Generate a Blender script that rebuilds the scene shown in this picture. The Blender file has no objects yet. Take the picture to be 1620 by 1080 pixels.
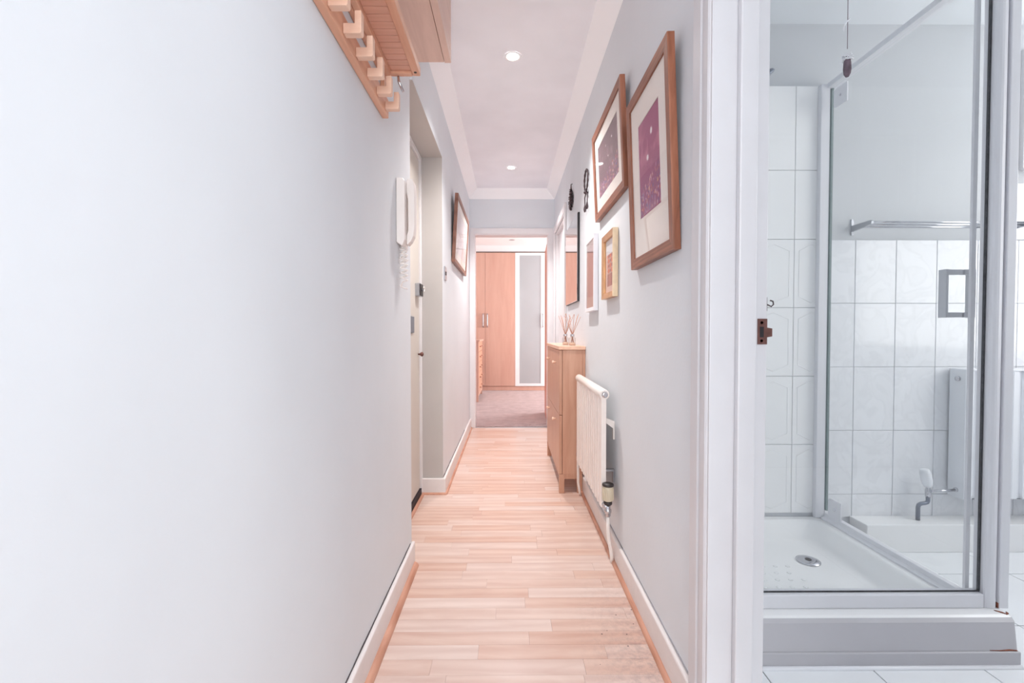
import bpy, bmesh, math, random
from mathutils import Vector, Matrix
random.seed(7)
PI = math.pi
SC = bpy.context.scene
COL = SC.collection

# ------------------------------------------------------------------ camera, world, lights
cam_d = bpy.data.cameras.new('camera')
cam_d.sensor_width = 36.0
cam_d.lens = 720.0 / 1620.0 * 36.0
cam_d.clip_start = 0.02
cam = bpy.data.objects.new('camera', cam_d)
COL.objects.link(cam)
cam.location = (0, 0, 1.0)
cam.rotation_euler = (PI / 2 - math.atan(15 / 720), 0, -math.atan(5 / 720))
SC.camera = cam

SC.view_settings.view_transform = 'Standard'
SC.view_settings.look = 'None'
SC.view_settings.gamma = 1
SC.view_settings.use_curve_mapping = False
SC.view_settings.exposure = 1.46
SC.cycles.max_bounces = 14
SC.cycles.diffuse_bounces = 12
SC.cycles.glossy_bounces = 6
SC.cycles.transparent_max_bounces = 16

world = bpy.data.worlds.new('world')
SC.world = world
world.use_nodes = True
wb = world.node_tree.nodes['Background']
wb.inputs[0].default_value = (0.95, 0.975, 1.0, 1)
wb.inputs[1].default_value = 1.0


def area(name, loc, size, rot, energy, color):
    d = bpy.data.lights.new(name, 'AREA')
    d.shape = 'RECTANGLE'
    d.size, d.size_y = size
    d.energy = energy
    d.color = color
    o = bpy.data.objects.new(name, d)
    COL.objects.link(o)
    o.location = loc
    o.rotation_euler = rot
    return o


# daylight through the openings: bathroom window, bedroom window
area('bathroom_daylight', (2.95, 1.15, 1.6), (1.4, 1.4), (0, PI / 2, 0), 8.8, (1.0, 0.985, 0.965))
area('bedroom_daylight', (2.5, 6.9, 1.4), (1.7, 1.8), (0, PI / 2, 0), 40, (1.0, 0.99, 0.98))
area('rear_daylight_fill', (0.02, -1.25, 1.35), (0.8, 2.0), (PI / 2, 0, 0), 8.0, (1.0, 0.99, 0.975))  # added fill lamp, stands in for daylight from behind the camera


def spot(name, loc, energy):
    d = bpy.data.lights.new(name, 'SPOT')
    d.energy = energy
    d.spot_size = math.radians(112)
    d.spot_blend = 1.0
    d.shadow_soft_size = 0.035
    d.color = (1.0, 0.955, 0.925)
    o = bpy.data.objects.new(name, d)
    COL.objects.link(o)
    o.location = loc


for yy in (2.442, 4.075):
    spot('downlight_beam', (0.021, yy, 2.42), 42)

# ------------------------------------------------------------------ helpers


def lin(c):
    return tuple(((v / 255) / 12.92 if v / 255 <= 0.04045 else ((v / 255 + 0.055) / 1.055) ** 2.4) for v in c)


def tag(o, label=None, cat=None, group=None, kind=None):
    if label: o['label'] = label
    if cat: o['category'] = cat
    if group: o['group'] = group
    if kind: o['kind'] = kind
    return o


def empty(name, loc, label, cat, group=None):
    o = bpy.data.objects.new(name, None)
    o.empty_display_size = 0.05
    COL.objects.link(o)
    o.location = loc
    return tag(o, label, cat, group)


class MB:
    """collects one mesh"""
    def __init__(s):
        s.v, s.f, s.sm = [], [], []

    def add(s, vs, fs, smooth=False):
        n = len(s.v)
        s.v += [tuple(v) for v in vs]
        s.f += [tuple(i + n for i in f) for f in fs]
        s.sm += [smooth] * len(fs)
        return s

    def box(s, x0, x1, y0, y1, z0, z1):
        vs = [(x, y, z) for z in (z0, z1) for y in (y0, y1) for x in (x0, x1)]
        return s.add(vs, [(0, 2, 3, 1), (4, 5, 7, 6), (0, 1, 5, 4), (2, 6, 7, 3), (0, 4, 6, 2), (1, 3, 7, 5)])

    def prism(s, poly, axis, a, b):
        """poly: list of 2D points in the two other axes (cyclic order), extruded along axis"""
        def P(p, t):
            if axis == 'x': return (t, p[0], p[1])
            if axis == 'y': return (p[0], t, p[1])
            return (p[0], p[1], t)
        n = len(poly)
        vs = [P(p, a) for p in poly] + [P(p, b) for p in poly]
        fs = [(i, (i + 1) % n, n + (i + 1) % n, n + i) for i in range(n)]
        fs += [tuple(range(n)), tuple(range(2 * n - 1, n - 1, -1))]
        return s.add(vs, fs)

    def tube(s, pts, r, n=8, closed=False, caps=True):
        pts = [Vector(p) for p in pts]
        m = len(pts)
        rr = r if isinstance(r, (list, tuple)) else [r] * m
        rings, prev = [], None
        for i, p in enumerate(pts):
            if closed: t = pts[(i + 1) % m] - pts[i - 1]
            else: t = pts[min(i + 1, m - 1)] - pts[max(i - 1, 0)]
            t.normalize()
            if prev is None:
                a = t.orthogonal().normalized()
            else:
                a = (prev - t * prev.dot(t))
                a = a.normalized() if a.length > 1e-6 else t.orthogonal().normalized()
            prev = a
            b = t.cross(a)
            rings.append([p + (a * math.cos(2 * PI * k / n) + b * math.sin(2 * PI * k / n)) * rr[i] for k in range(n)])
        vs = [v for ring in rings for v in ring]
        fs = []
        for i in range(m if closed else m - 1):
            j = (i + 1) % m
            for k in range(n):
                fs.append((i * n + k, i * n + (k + 1) % n, j * n + (k + 1) % n, j * n + k))
        s.add(vs, fs, True)
        if caps and not closed:
            b0 = len(s.v) - len(vs)
            s.f += [tuple(b0 + k for k in range(n))[::-1], tuple(b0 + (m - 1) * n + k for k in range(n))]
            s.sm += [False, False]
        return s

    def lathe(s, prof, c, axis='z', n=24, sx=1.0, sy=1.0):
        """prof: list of (radius, height); revolved about axis through c"""
        vs, fs = [], []
        for r, h in prof:
            for k in range(n):
                a = 2 * PI * k / n
                u, w = r * math.cos(a) * sx, r * math.sin(a) * sy
                p = {'z': (u, w, h), 'x': (h, u, w), 'y': (u, h, w)}[axis]
                vs.append((c[0] + p[0], c[1] + p[1], c[2] + p[2]))
        m = len(prof)
        for i in range(m - 1):
            for k in range(n):
                fs.append((i * n + k, i * n + (k + 1) % n, (i + 1) * n + (k + 1) % n, (i + 1) * n + k))
        s.add(vs, fs, True)
        b0 = len(s.v) - len(vs)
        s.f += [tuple(b0 + k for k in range(n))[::-1], tuple(b0 + (m - 1) * n + k for k in range(n))]
        s.sm += [False, False]
        return s

    def xf(s, M):
        s.v = [tuple(M @ Vector(v)) for v in s.v]
        return s

    def build(s, name, mat, parent=None, bevel=0.0, seg=2, kind=None, label=None):
        me = bpy.data.meshes.new(name)
        me.from_pydata(s.v, [], s.f)
        bm = bmesh.new()
        bm.from_mesh(me)
        bmesh.ops.recalc_face_normals(bm, faces=bm.faces)
        bm.to_mesh(me)
        bm.free()
        for p, q in zip(me.polygons, s.sm):
            p.use_smooth = q
        if mat: me.materials.append(mat)
        o = bpy.data.objects.new(name, me)
        COL.objects.link(o)
        if bevel:
            m = o.modifiers.new('bevel', 'BEVEL')
            m.width = bevel
            m.segments = seg
            m.limit_method = 'ANGLE'
            m.angle_limit = math.radians(40)
        if parent is not None:
            o.parent = parent
            pl = parent.location.copy()
            if parent.parent is not None and parent.type == 'MESH':
                pl = Vector((0, 0, 0))
            o.location = -pl if parent.type == 'EMPTY' else Vector((0, 0, 0))
        if kind: o['kind'] = kind
        if label: o['label'] = label
        return o


def bx(name, mat, dims, parent=None, bevel=0.0, kind=None, label=None, seg=2):
    return MB().box(*dims).build(name, mat, parent, bevel, seg, kind, label)


# ------------------------------------------------------------------ materials
def newmat(name):
    m = bpy.data.materials.new(name)
    m.use_nodes = True
    return m, m.node_tree.nodes, m.node_tree.links, m.node_tree.nodes['Principled BSDF']


def coords(N, L, scale=(1, 1, 1), rnd=False):
    tc = N.new('ShaderNodeTexCoord')
    mp = N.new('ShaderNodeMapping')
    mp.inputs['Scale'].default_value = scale
    L.new(tc.outputs['Object'], mp.inputs['Vector'])
    if rnd:
        oi = N.new('ShaderNodeObjectInfo')
        mul = N.new('ShaderNodeVectorMath')
        mul.operation = 'SCALE'
        mul.inputs[0].default_value = (13.0, 29.0, 7.0)
        L.new(oi.outputs['Random'], mul.inputs['Scale'])
        L.new(mul.outputs[0], mp.inputs['Location'])
    return mp


def plain(name, c, rough=0.5, metal=0.0, noise=0.03, nscale=6.0, bump=0.0, bscale=80.0, spec=0.5, coat=0.0):
    m, N, L, P = newmat(name)
    c = lin(c)
    mp = coords(N, L)
    nz = N.new('ShaderNodeTexNoise')
    nz.inputs['Scale'].default_value = nscale
    nz.inputs['Detail'].default_value = 4
    L.new(mp.outputs[0], nz.inputs['Vector'])
    rp = N.new('ShaderNodeValToRGB')
    rp.color_ramp.elements[0].position = 0.3
    rp.color_ramp.elements[1].position = 0.7
    rp.color_ramp.elements[0].color = (*[v * (1 - noise) for v in c], 1)
    rp.color_ramp.elements[1].color = (*[min(1, v * (1 + noise)) for v in c], 1)
    L.new(nz.outputs['Fac'], rp.inputs['Fac'])
    L.new(rp.outputs['Color'], P.inputs['Base Color'])
    P.inputs['Roughness'].default_value = rough
    P.inputs['Metallic'].default_value = metal
    P.inputs['Specular IOR Level'].default_value = spec
    P.inputs['Coat Weight'].default_value = coat
    if bump:
        n2 = N.new('ShaderNodeTexNoise')
        n2.inputs['Scale'].default_value = bscale
        n2.inputs['Detail'].default_value = 5
        L.new(mp.outputs[0], n2.inputs['Vector'])
        b = N.new('ShaderNodeBump')
        b.inputs['Strength'].default_value = bump
        b.inputs['Distance'].default_value = 0.004
        L.new(n2.outputs['Fac'], b.inputs['Height'])
        L.new(b.outputs[0], P.inputs['Normal'])
    return m


def wood(name, c0, c1, scale, rough=0.4, rnd=False, dirt=False, coat=0.0, vary=0.0):
    """grain runs along the axis with the smallest scale"""
    m, N, L, P = newmat(name)
    mp = coords(N, L, scale, rnd)
    n1 = N.new('ShaderNodeTexNoise')
    n1.inputs['Scale'].default_value = 1.0
    n1.inputs['Detail'].default_value = 6
    n1.inputs['Roughness'].default_value = 0.55
    n1.inputs['Distortion'].default_value = 0.8
    L.new(mp.outputs[0], n1.inputs['Vector'])
    w = N.new('ShaderNodeTexWave')
    w.wave_type = 'RINGS'
    w.inputs['Scale'].default_value = 0.35
    w.inputs['Distortion'].default_value = 5.0
    w.inputs['Detail'].default_value = 3
    w.inputs['Detail Scale'].default_value = 1.2
    L.new(mp.outputs[0], w.inputs['Vector'])
    mx = N.new('ShaderNodeMix')
    mx.data_type = 'FLOAT'
    mx.inputs[0].default_value = 0.22
    L.new(n1.outputs['Fac'], mx.inputs[2])
    L.new(w.outputs['Fac'], mx.inputs[3])
    rp = N.new('ShaderNodeValToRGB')
    rp.color_ramp.elements[0].position = 0.25
    rp.color_ramp.elements[1].position = 0.7
    rp.color_ramp.elements[0].color = (*lin(c0), 1)
    rp.color_ramp.elements[1].color = (*lin(c1), 1)
    L.new(mx.outputs[0], rp.inputs['Fac'])
    out = rp.outputs['Color']
    if vary:
        oi = N.new('ShaderNodeObjectInfo')
        mr = N.new('ShaderNodeMapRange')
        mr.inputs[3].default_value = 1 - vary
        mr.inputs[4].default_value = 1 + vary * 0.6
        L.new(oi.outputs['Random'], mr.inputs[0])
        hs = N.new('ShaderNodeHueSaturation')
        L.new(mr.outputs[0], hs.inputs['Value'])
        m2 = N.new('ShaderNodeMapRange')
        m2.inputs[3].default_value = 1.3
        m2.inputs[4].default_value = 0.8
        L.new(oi.outputs['Random'], m2.inputs[0])
        L.new(m2.outputs[0], hs.inputs['Saturation'])
        L.new(out, hs.inputs['Color'])
        out = hs.outputs['Color']
    if dirt:
        # grey dirt and dark specks trodden in along the right-hand wall
        g = N.new('ShaderNodeNewGeometry')
        sep = N.new('ShaderNodeSeparateXYZ')
        L.new(g.outputs['Position'], sep.inputs[0])
        a = N.new('ShaderNodeMapRange')
        a.inputs[1].default_value, a.inputs[2].default_value = 0.2, 0.44
        L.new(sep.outputs[0], a.inputs[0])
        b = N.new('ShaderNodeMapRange')
        b.inputs[1].default_value, b.inputs[2].default_value = 1.95, 1.4
        L.new(sep.outputs[1], b.inputs[0])
        ab = N.new('ShaderNodeMath'); ab.operation = 'MULTIPLY'
        L.new(a.outputs[0], ab.inputs[0]); L.new(b.outputs[0], ab.inputs[1])
        nd = N.new('ShaderNodeTexNoise')
        nd.inputs['Scale'].default_value = 45
        nd.inputs['Detail'].default_value = 8
        nd.inputs['Roughness'].default_value = 0.75
        L.new(g.outputs['Position'], nd.inputs['Vector'])
        r2 = N.new('ShaderNodeMapRange')
        r2.inputs[1].default_value, r2.inputs[2].default_value = 0.42, 0.75
        L.new(nd.outputs['Fac'], r2.inputs[0])
        f = N.new('ShaderNodeMath'); f.operation = 'MULTIPLY'
        L.new(ab.outputs[0], f.inputs[0]); L.new(r2.outputs[0], f.inputs[1])
        f2 = N.new('ShaderNodeMath'); f2.operation = 'MULTIPLY'; f2.inputs[1].default_value = 0.75; f2.use_clamp = True
        L.new(f.outputs[0], f2.inputs[0])
        md = N.new('ShaderNodeMix'); md.data_type = 'RGBA'
        md.inputs[7].default_value = (*lin((120, 105, 110)), 1)
        L.new(f2.outputs[0], md.inputs[0]); L.new(out, md.inputs[6])
        # specks
        vo = N.new('ShaderNodeTexVoronoi')
        vo.inputs['Scale'].default_value = 26
        L.new(g.outputs['Position'], vo.inputs['Vector'])
        s1 = N.new('ShaderNodeMath'); s1.operation = 'LESS_THAN'; s1.inputs[1].default_value = 0.07
        L.new(vo.outputs['Distance'], s1.inputs[0])
        s2 = N.new('ShaderNodeMath'); s2.operation = 'GREATER_THAN'; s2.inputs[1].default_value = 0.3
        L.new(ab.outputs[0], s2.inputs[0])
        s3 = N.new('ShaderNodeMath'); s3.operation = 'MULTIPLY'
        L.new(s1.outputs[0], s3.inputs[0]); L.new(s2.outputs[0], s3.inputs[1])
        me = N.new('ShaderNodeMix'); me.data_type = 'RGBA'
        me.inputs[7].default_value = (*lin((70, 55, 55)), 1)
        L.new(s3.outputs[0], me.inputs[0]); L.new(md.outputs[2], me.inputs[6])
        out = me.outputs[2]
    L.new(out, P.inputs['Base Color'])
    P.inputs['Roughness'].default_value = rough
    P.inputs['Coat Weight'].default_value = coat
    P.inputs['Coat Roughness'].default_value = 0.15
    return m


def glassmat(name, tint=(0.975, 0.98, 0.98), rough=0.0, ior=1.45, boost=1.0, coat=1.0):
    m, N, L, P = newmat(name)
    N.remove(P)
    out = [n for n in N if n.type == 'OUTPUT_MATERIAL'][0]
    t = N.new('ShaderNodeBsdfTransparent')
    t.inputs[0].default_value = (*tint, 1)
    g = N.new('ShaderNodeBsdfGlossy')
    g.inputs['Roughness'].default_value = rough
    # Schlick reflectance, the same from both sides of the thin pane
    f0 = ((ior - 1) / (ior + 1)) ** 2 * boost
    lw = N.new('ShaderNodeLayerWeight')
    lw.inputs[0].default_value = 0.5
    pw = N.new('ShaderNodeMath'); pw.operation = 'POWER'; pw.inputs[1].default_value = 5.0
    L.new(lw.outputs['Facing'], pw.inputs[0])
    mt = N.new('ShaderNodeMath'); mt.operation = 'MULTIPLY_ADD'
    mt.inputs[1].default_value = (1 - f0) * coat   # coat < 1: anti-reflection glass
    mt.inputs[2].default_value = f0 * coat
    L.new(pw.outputs[0], mt.inputs[0])
    mx = N.new('ShaderNodeMixShader')
    L.new(mt.outputs[0], mx.inputs[0])
    L.new(t.outputs[0], mx.inputs[1])
    L.new(g.outputs[0], mx.inputs[2])
    L.new(mx.outputs[0], out.inputs[0])
    return m


def emit(name, c, s):
    m, N, L, P = newmat(name)
    P.inputs['Base Color'].default_value = (*c, 1)
    P.inputs['Emission Color'].default_value = (*c, 1)
    P.inputs['Emission Strength'].default_value = s
    return m


def vcol(name, rough=0.6):
    m, N, L, P = newmat(name)
    a = N.new('ShaderNodeVertexColor')
    a.layer_name = 'paint'
    L.new(a.outputs['Color'], P.inputs['Base Color'])
    P.inputs['Roughness'].default_value = rough
    return m


def marble(name):
    m, N, L, P = newmat(name)
    mp = coords(N, L, (1, 1, 1), True)
    n = N.new('ShaderNodeTexNoise')
    n.inputs['Scale'].default_value = 7
    n.inputs['Detail'].default_value = 7
    n.inputs['Distortion'].default_value = 1.6
    L.new(mp.outputs[0], n.inputs['Vector'])
    rp = N.new('ShaderNodeValToRGB')
    e = rp.color_ramp.elements
    e[0].position, e[0].color = 0.44, (*lin((234, 235, 238)), 1)
    e[1].position, e[1].color = 0.56, (*lin((236, 237, 240)), 1)
    k = e.new(0.5)
    k.color = (*lin((229, 230, 233)), 1)
    L.new(n.outputs['Fac'], rp.inputs['Fac'])
    L.new(rp.outputs['Color'], P.inputs['Base Color'])
    P.inputs['Roughness'].default_value = 0.12
    return m


def carpet_mat():
    m, N, L, P = newmat('carpet_pile')
    mp = coords(N, L)
    n = N.new('ShaderNodeTexNoise')
    n.inputs['Scale'].default_value = 9
    n.inputs['Detail'].default_value = 8
    n.inputs['Roughness'].default_value = 0.7
    L.new(mp.outputs[0], n.inputs['Vector'])
    rp = N.new('ShaderNodeValToRGB')
    rp.color_ramp.elements[0].position = 0.35
    rp.color_ramp.elements[1].position = 0.65
    rp.color_ramp.elements[0].color = (*lin((146, 120, 120)), 1)
    rp.color_ramp.elements[1].color = (*lin((176, 152, 152)), 1)
    L.new(n.outputs['Fac'], rp.inputs['Fac'])
    L.new(rp.outputs['Color'], P.inputs['Base Color'])
    P.inputs['Roughness'].default_value = 0.95
    P.inputs['Sheen Weight'].default_value = 0.4
    n2 = N.new('ShaderNodeTexNoise')
    n2.inputs['Scale'].default_value = 220
    L.new(mp.outputs[0], n2.inputs['Vector'])
    b = N.new('ShaderNodeBump')
    b.inputs['Strength'].default_value = 0.8
    b.inputs['Distance'].default_value = 0.006
    L.new(n2.outputs['Fac'], b.inputs['Height'])
    L.new(b.outputs[0], P.inputs['Normal'])
    return m


M = {}
M['paint'] = plain('grey_blue_wall_paint', (217, 222, 227), 0.75, noise=0.025, nscale=2.2, bump=0.12, bscale=60)
M['paint_left'] = plain('pale_wall_paint', (217, 221, 225), 0.75, noise=0.03, nscale=2.0, bump=0.15, bscale=30)
M['paint_bath'] = plain('bathroom_grey_paint', (198, 200, 203), 0.7, noise=0.02, nscale=3)
M['bath_white'] = plain('bathroom_white_paint', (226, 229, 232), 0.6, noise=0.01)
M['white_wall'] = plain('bedroom_white_paint', (235, 235, 236), 0.8, noise=0.01)
M['ceiling'] = plain('hall_ceiling_paint', (240, 241, 246), 0.8, noise=0.035, nscale=3.5, bump=0.1, bscale=20)
M['cove'] = plain('cornice_white_paint', (249, 250, 252), 0.7, noise=0.012)
M['cream'] = plain('cream_recess_paint', (188, 184, 181), 0.65, noise=0.02)
M['door_cream'] = plain('cream_door_gloss', (208, 202, 194), 0.45, noise=0.015)
M['gloss'] = plain('white_gloss_wood_paint', (228, 226, 228), 0.35, noise=0.02, nscale=9, bump=0.12, bscale=25)
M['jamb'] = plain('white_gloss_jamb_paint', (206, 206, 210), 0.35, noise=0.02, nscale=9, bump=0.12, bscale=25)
M['skirt'] = plain('white_skirting_paint', (226, 221, 220), 0.4, noise=0.03, nscale=14, bump=0.15, bscale=40)
M['crack'] = plain('dark_gap', (70, 66, 70), 0.9)
M['handle_grey'] = plain('satin_grey_handle', (196, 197, 202), 0.3, metal=0.2)
M['crack_pale'] = plain('pale_gap', (160, 158, 162), 0.9)
M['plank'] = wood('beech_laminate', (201, 171, 159), (219, 197, 186), (3.2, 18, 18), 0.3, True, True, 0.12, 0.06)
M['under'] = plain('floor_joint', (150, 105, 85), 0.7)
M['bead'] = wood('beech_bead', (176, 122, 98), (205, 155, 132), (40, 4, 40), 0.4)
M['rack'] = wood('rack_pine', (206, 150, 122), (226, 178, 150), (30, 4, 30), 0.4, False)
M['slat'] = wood('slat_pine', (210, 160, 138), (217, 168, 147), (5, 40, 40), 0.42, True, vary=0.0)
M['hook'] = wood('hook_beech', (222, 182, 158), (236, 203, 182), (12, 12, 40), 0.42, True)
M['box'] = wood('cupboard_veneer', (204, 172, 158), (222, 192, 178), (30, 3, 30), 0.45)
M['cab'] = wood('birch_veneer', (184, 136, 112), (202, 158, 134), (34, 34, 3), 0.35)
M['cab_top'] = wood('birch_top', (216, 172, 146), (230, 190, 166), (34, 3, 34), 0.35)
M['ward'] = wood('beech_wardrobe', (200, 158, 142), (212, 174, 158), (14, 14, 1.6), 0.4)
M['leaf'] = wood('door_leaf_veneer', (196, 108, 78), (214, 130, 98), (20, 20, 2), 0.35)
M['frame'] = wood('cherry_frame', (112, 64, 44), (158, 100, 74), (60, 8, 60), 0.38)
M['frame_v'] = wood('cherry_frame_upright', (112, 64, 44), (158, 100, 74), (60, 60, 7), 0.38)
M['frame_dk'] = wood('walnut_frame', (112, 72, 58), (150, 104, 86), (60, 20, 20), 0.38)
M['mount'] = plain('cream_mount_board', (236, 230, 224), 0.8, noise=0.01)
M['gold'] = plain('gilt_frame', (205, 160, 118), 0.32, metal=0.55, noise=0.12, nscale=30)
M['gilt_side'] = plain('pale_gilt_frame_side', (226, 204, 172), 0.45, metal=0.15, noise=0.06, nscale=40)
M['white_frame'] = plain('white_frame', (232, 233, 238), 0.35)
M['black'] = plain('black_edge', (32, 28, 32), 0.4)
M['mirror'] = plain('mirror_silver', (238, 236, 236), 0.01, metal=1.0, noise=0.0)
M['art'] = vcol('painted_paper')
M['pane'] = glassmat('picture_glass', (0.99, 0.99, 0.99), coat=0.35)
M['pane_refl'] = glassmat('reflective_picture_glass', (0.95, 0.93, 0.94), ior=1.75, boost=1.6)
M['shower_glass'] = glassmat('shower_glass', (0.985, 0.988, 0.987))
M['glass_edge'] = plain('green_glass_edge', (136, 150, 150), 0.25)
M['chrome'] = plain('chrome', (205, 205, 210), 0.12, metal=1.0, noise=0.0)
M['steel'] = plain('satin_steel', (178, 180, 186), 0.3, metal=0.9)
M['alu'] = plain('white_aluminium', (224, 224, 228), 0.35, noise=0.01)
M['seal'] = plain('dark_mould_seal', (62, 62, 66), 0.7, noise=0.4, nscale=60)
M['rust'] = plain('rust', (140, 84, 66), 0.9, noise=0.4, nscale=90)
M['acrylic'] = plain('white_acrylic', (240, 240, 240), 0.2, noise=0.01)
M['plinth'] = plain('plinth_shade_grey', (188, 186, 190), 0.4, noise=0.02)  # grey carries the shade on the tray front and plinth
M['sealant'] = plain('white_sealant', (235, 236, 240), 0.4)
M['grout'] = plain('tile_grout', (216, 218, 222), 0.8)
M['grout_dk'] = plain('dark_floor_grout', (96, 94, 96), 0.8)
M['tile'] = marble('marbled_tile')
M['tile_shower'] = plain('white_glossy_tile', (243, 243, 243), 0.12, noise=0.008)
M['tile_floor'] = plain('white_floor_tile', (238, 240, 242), 0.2, noise=0.01)
M['rad'] = plain('radiator_enamel', (236, 229, 224), 0.28, noise=0.008)
M['rad_bath'] = plain('bathroom_radiator_enamel', (236, 238, 242), 0.28, noise=0.008)
M['ivory'] = plain('ivory_plastic', (214, 204, 182), 0.45)
M['plastic'] = plain('white_plastic', (236, 230, 226), 0.35)
M['dark'] = plain('dark_plastic', (52, 46, 46), 0.45)
M['brass_dark'] = plain('aged_bronze', (120, 84, 78), 0.4, metal=0.6, noise=0.2, nscale=60)
M['pipe_grey'] = plain('dark_grey_pipe', (120, 126, 140), 0.3, metal=0.6)
M['wire'] = plain('dark_beaded_wire', (66, 52, 56), 0.5, metal=0.3, noise=0.4, nscale=90)
M['reed'] = plain('diffuser_reed', (178, 130, 110), 0.8)
M['bottle'] = glassmat('bottle_glass', (0.93, 0.91, 0.9), ior=1.5)
M['liquid'] = plain('diffuser_oil', (226, 200, 180), 0.1)
M['lamp'] = emit('downlight_lamp', (1.0, 0.9, 0.8), 14)
M['frost'] = plain('frosted_glass_panel', (170, 176, 180), 0.32, noise=0.03, nscale=2, coat=0.3)
M['ward_white'] = plain('white_wardrobe_frame', (240, 240, 242), 0.35)
M['carpet'] = carpet_mat()
M['cord'] = plain('pull_cord', (150, 140, 146), 0.8)
M['fluff'] = plain('mauve_cord_bobble', (104, 88, 98), 0.7, noise=0.35, nscale=70)
M['window'] = emit('window_daylight_glass', (0.86, 0.93, 1.0), 1.6)
M['rubber'] = plain('black_draught_strip', (36, 26, 34), 0.6)

LX, LXF, RX, EY, CZ = -0.42, -0.408, 0.474, 4.74, 2.46

# ------------------------------------------------------------------ shell: walls, ceilings, floors
W = lambda n, m, d: bx(n, M[m], d, kind='structure')
W('wall_left', 'paint_left', (LX - 0.16, LX, -1.3, 1.95, -0.05, CZ + 0.05))
W('wall_left', 'paint', (LXF - 0.172, LXF, 2.808, EY + 0.12, -0.05, CZ + 0.05))
W('wall_left', 'paint', (LXF - 0.172, LXF, 1.95, 2.808, 2.068, CZ + 0.05))
# cream painted reveals of the entrance recess
W('trim_1', 'cream', (LXF - 0.17, LXF - 0.0005, 2.804, 2.809, 0.09, 2.066))
W('trim_2', 'cream', (LXF - 0.17, LXF - 0.0005, 1.951, 2.804, 2.0645, 2.0685))
# right wall: one outline with the bathroom doorway and the far doorway cut out
poly = [(-1.3, -0.05), (0.22, -0.05), (0.22, 2.08), (1.056, 2.08), (1.056, -0.05), (3.80, -0.05), (3.80, 2.0),
        (4.62, 2.0), (4.62, -0.05), (EY + 0.12, -0.05), (EY + 0.12, CZ + 0.05), (-1.3, CZ + 0.05)]
MB().prism(poly, 'x', RX, RX + 0.108).build('wall_right', M['paint'], kind='structure')
# end wall with the bedroom doorway
poly = [(LXF - 0.01, -0.05), (-0.37, -0.05), (-0.37, 2.025), (0.425, 2.025), (0.425, -0.05), (RX + 0.01, -0.05), (RX + 0.01, CZ + 0.05), (LXF - 0.01, CZ + 0.05)]
MB().prism(poly, 'y', EY, EY + 0.11).build('wall_end', M['paint'], kind='structure')
W('ceiling', 'ceiling', (LX - 0.1, RX + 0.05, -1.3, EY + 0.05, CZ, CZ + 0.06))
# cornice: 45 degree cove on three sides, mitred at the far corners
c = 0.09
def cove(name, pts):
    mb = MB()
    mb.add(pts, [(0, 1, 2), (3, 5, 4), (0, 3, 4, 1), (1, 4, 5, 2), (2, 5, 3, 0)])
    return mb.build(name, M['cove'], kind='structure')
e = 0.004
cove('trim_3', [(LXF - e, -1.3, CZ + e), (LXF - e, -1.3, CZ - c), (LXF + c, -1.3, CZ + e),
                (LXF - e, EY, CZ + e), (LXF - e, EY, CZ - c), (LXF + c, EY - c, CZ + e)])
cove('trim_4', [(RX + e, -1.3, CZ + e), (RX + e, -1.3, CZ - c), (RX - c, -1.3, CZ + e),
                (RX + e, EY, CZ + e), (RX + e, EY, CZ - c), (RX - c, EY - c, CZ + e)])
cove('trim_5', [(LXF, EY + e, CZ + e), (LXF, EY + e, CZ - c), (LXF + c, EY - c, CZ + e),
                (RX, EY + e, CZ + e), (RX, EY + e, CZ - c), (RX - c, EY - c, CZ + e)])

# hall floor: laminate strips laid across the hall
floor = W('floor', 'under', (LX - 0.17, RX + 0.004, -1.3, EY + 0.06, -0.05, -0.004))
PW = 0.0645
k0 = int((1.565 - 0.5) / PW) + 1
y = 1.565 - k0 * PW
row = 0
R2 = random.Random(11)
n_pl = 0
while y < EY:
    y1 = min(y + PW, EY + 0.004)
    xa = LXF if not (1.95 < y < 2.80) else -0.54
    x = xa - R2.uniform(0.02, 0.36)
    while x < RX:
        w = R2.choice((0.4, 0.46, 0.54, 0.62))
        a, b = max(x, xa), min(x + w, RX)
        if b - a > 0.03:
            p = bx('plank', M['plank'], (0, b - a - 0.0006, 0, y1 - y - 0.0006, -0.008, 0), floor)
            p.location = (a, y, R2.uniform(-0.0002, 0.0))
            n_pl += 1
        x += w
    y += PW
    row += 1
W('floor', 'under', (LX, RX, -1.3, 1.565 - k0 * PW - 0.001, -0.006, -0.0005))

# baseboards with a beech quarter-round bead at the foot
def skirt(name, x0, x1, y0, y1, h=0.1):
    return bx(name, M['skirt'], (x0, x1, y0, y1, 0, h), kind='structure', bevel=0.006, seg=3)
def bead_y(name, x, sgn, y0, y1, r=0.017):
    poly = [(x, 0.0)] + [(x + sgn * r * math.cos(a), r * math.sin(a)) for a in [i * PI / 2 / 6 for i in range(7)]]
    return MB().prism(poly, 'y', y0, y1).build(name, M['bead'], kind='structure')
def bead_x(name, y, sgn, x0, x1, r=0.017):
    poly = [(y, 0.0)] + [(y + sgn * r * math.cos(a), r * math.sin(a)) for a in [i * PI / 2 / 6 for i in range(7)]]
    return MB().prism(poly, 'x', x0, x1).build(name, M['bead'], kind='structure')
b1 = skirt('baseboard_left', LX, LX + 0.016, -1.3, 1.95)
bead_y('trim_6', LX + 0.016, 1, -1.3, 1.93, 0.019)
b2 = skirt('baseboard_left', LXF, LXF + 0.018, 2.79, EY)
skirt('baseboard_left', LXF - 0.13, LXF + 0.018, 2.788, 2.804, 0.098)
bead_y('trim_7', LXF + 0.018, 1, 2.788, EY - 0.02, 0.012)
bead_x('trim_8', 2.788, -1, LXF - 0.13, LXF + 0.026, 0.012)
b3 = skirt('baseboard_right', RX - 0.016, RX, 1.13, 3.74)
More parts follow.
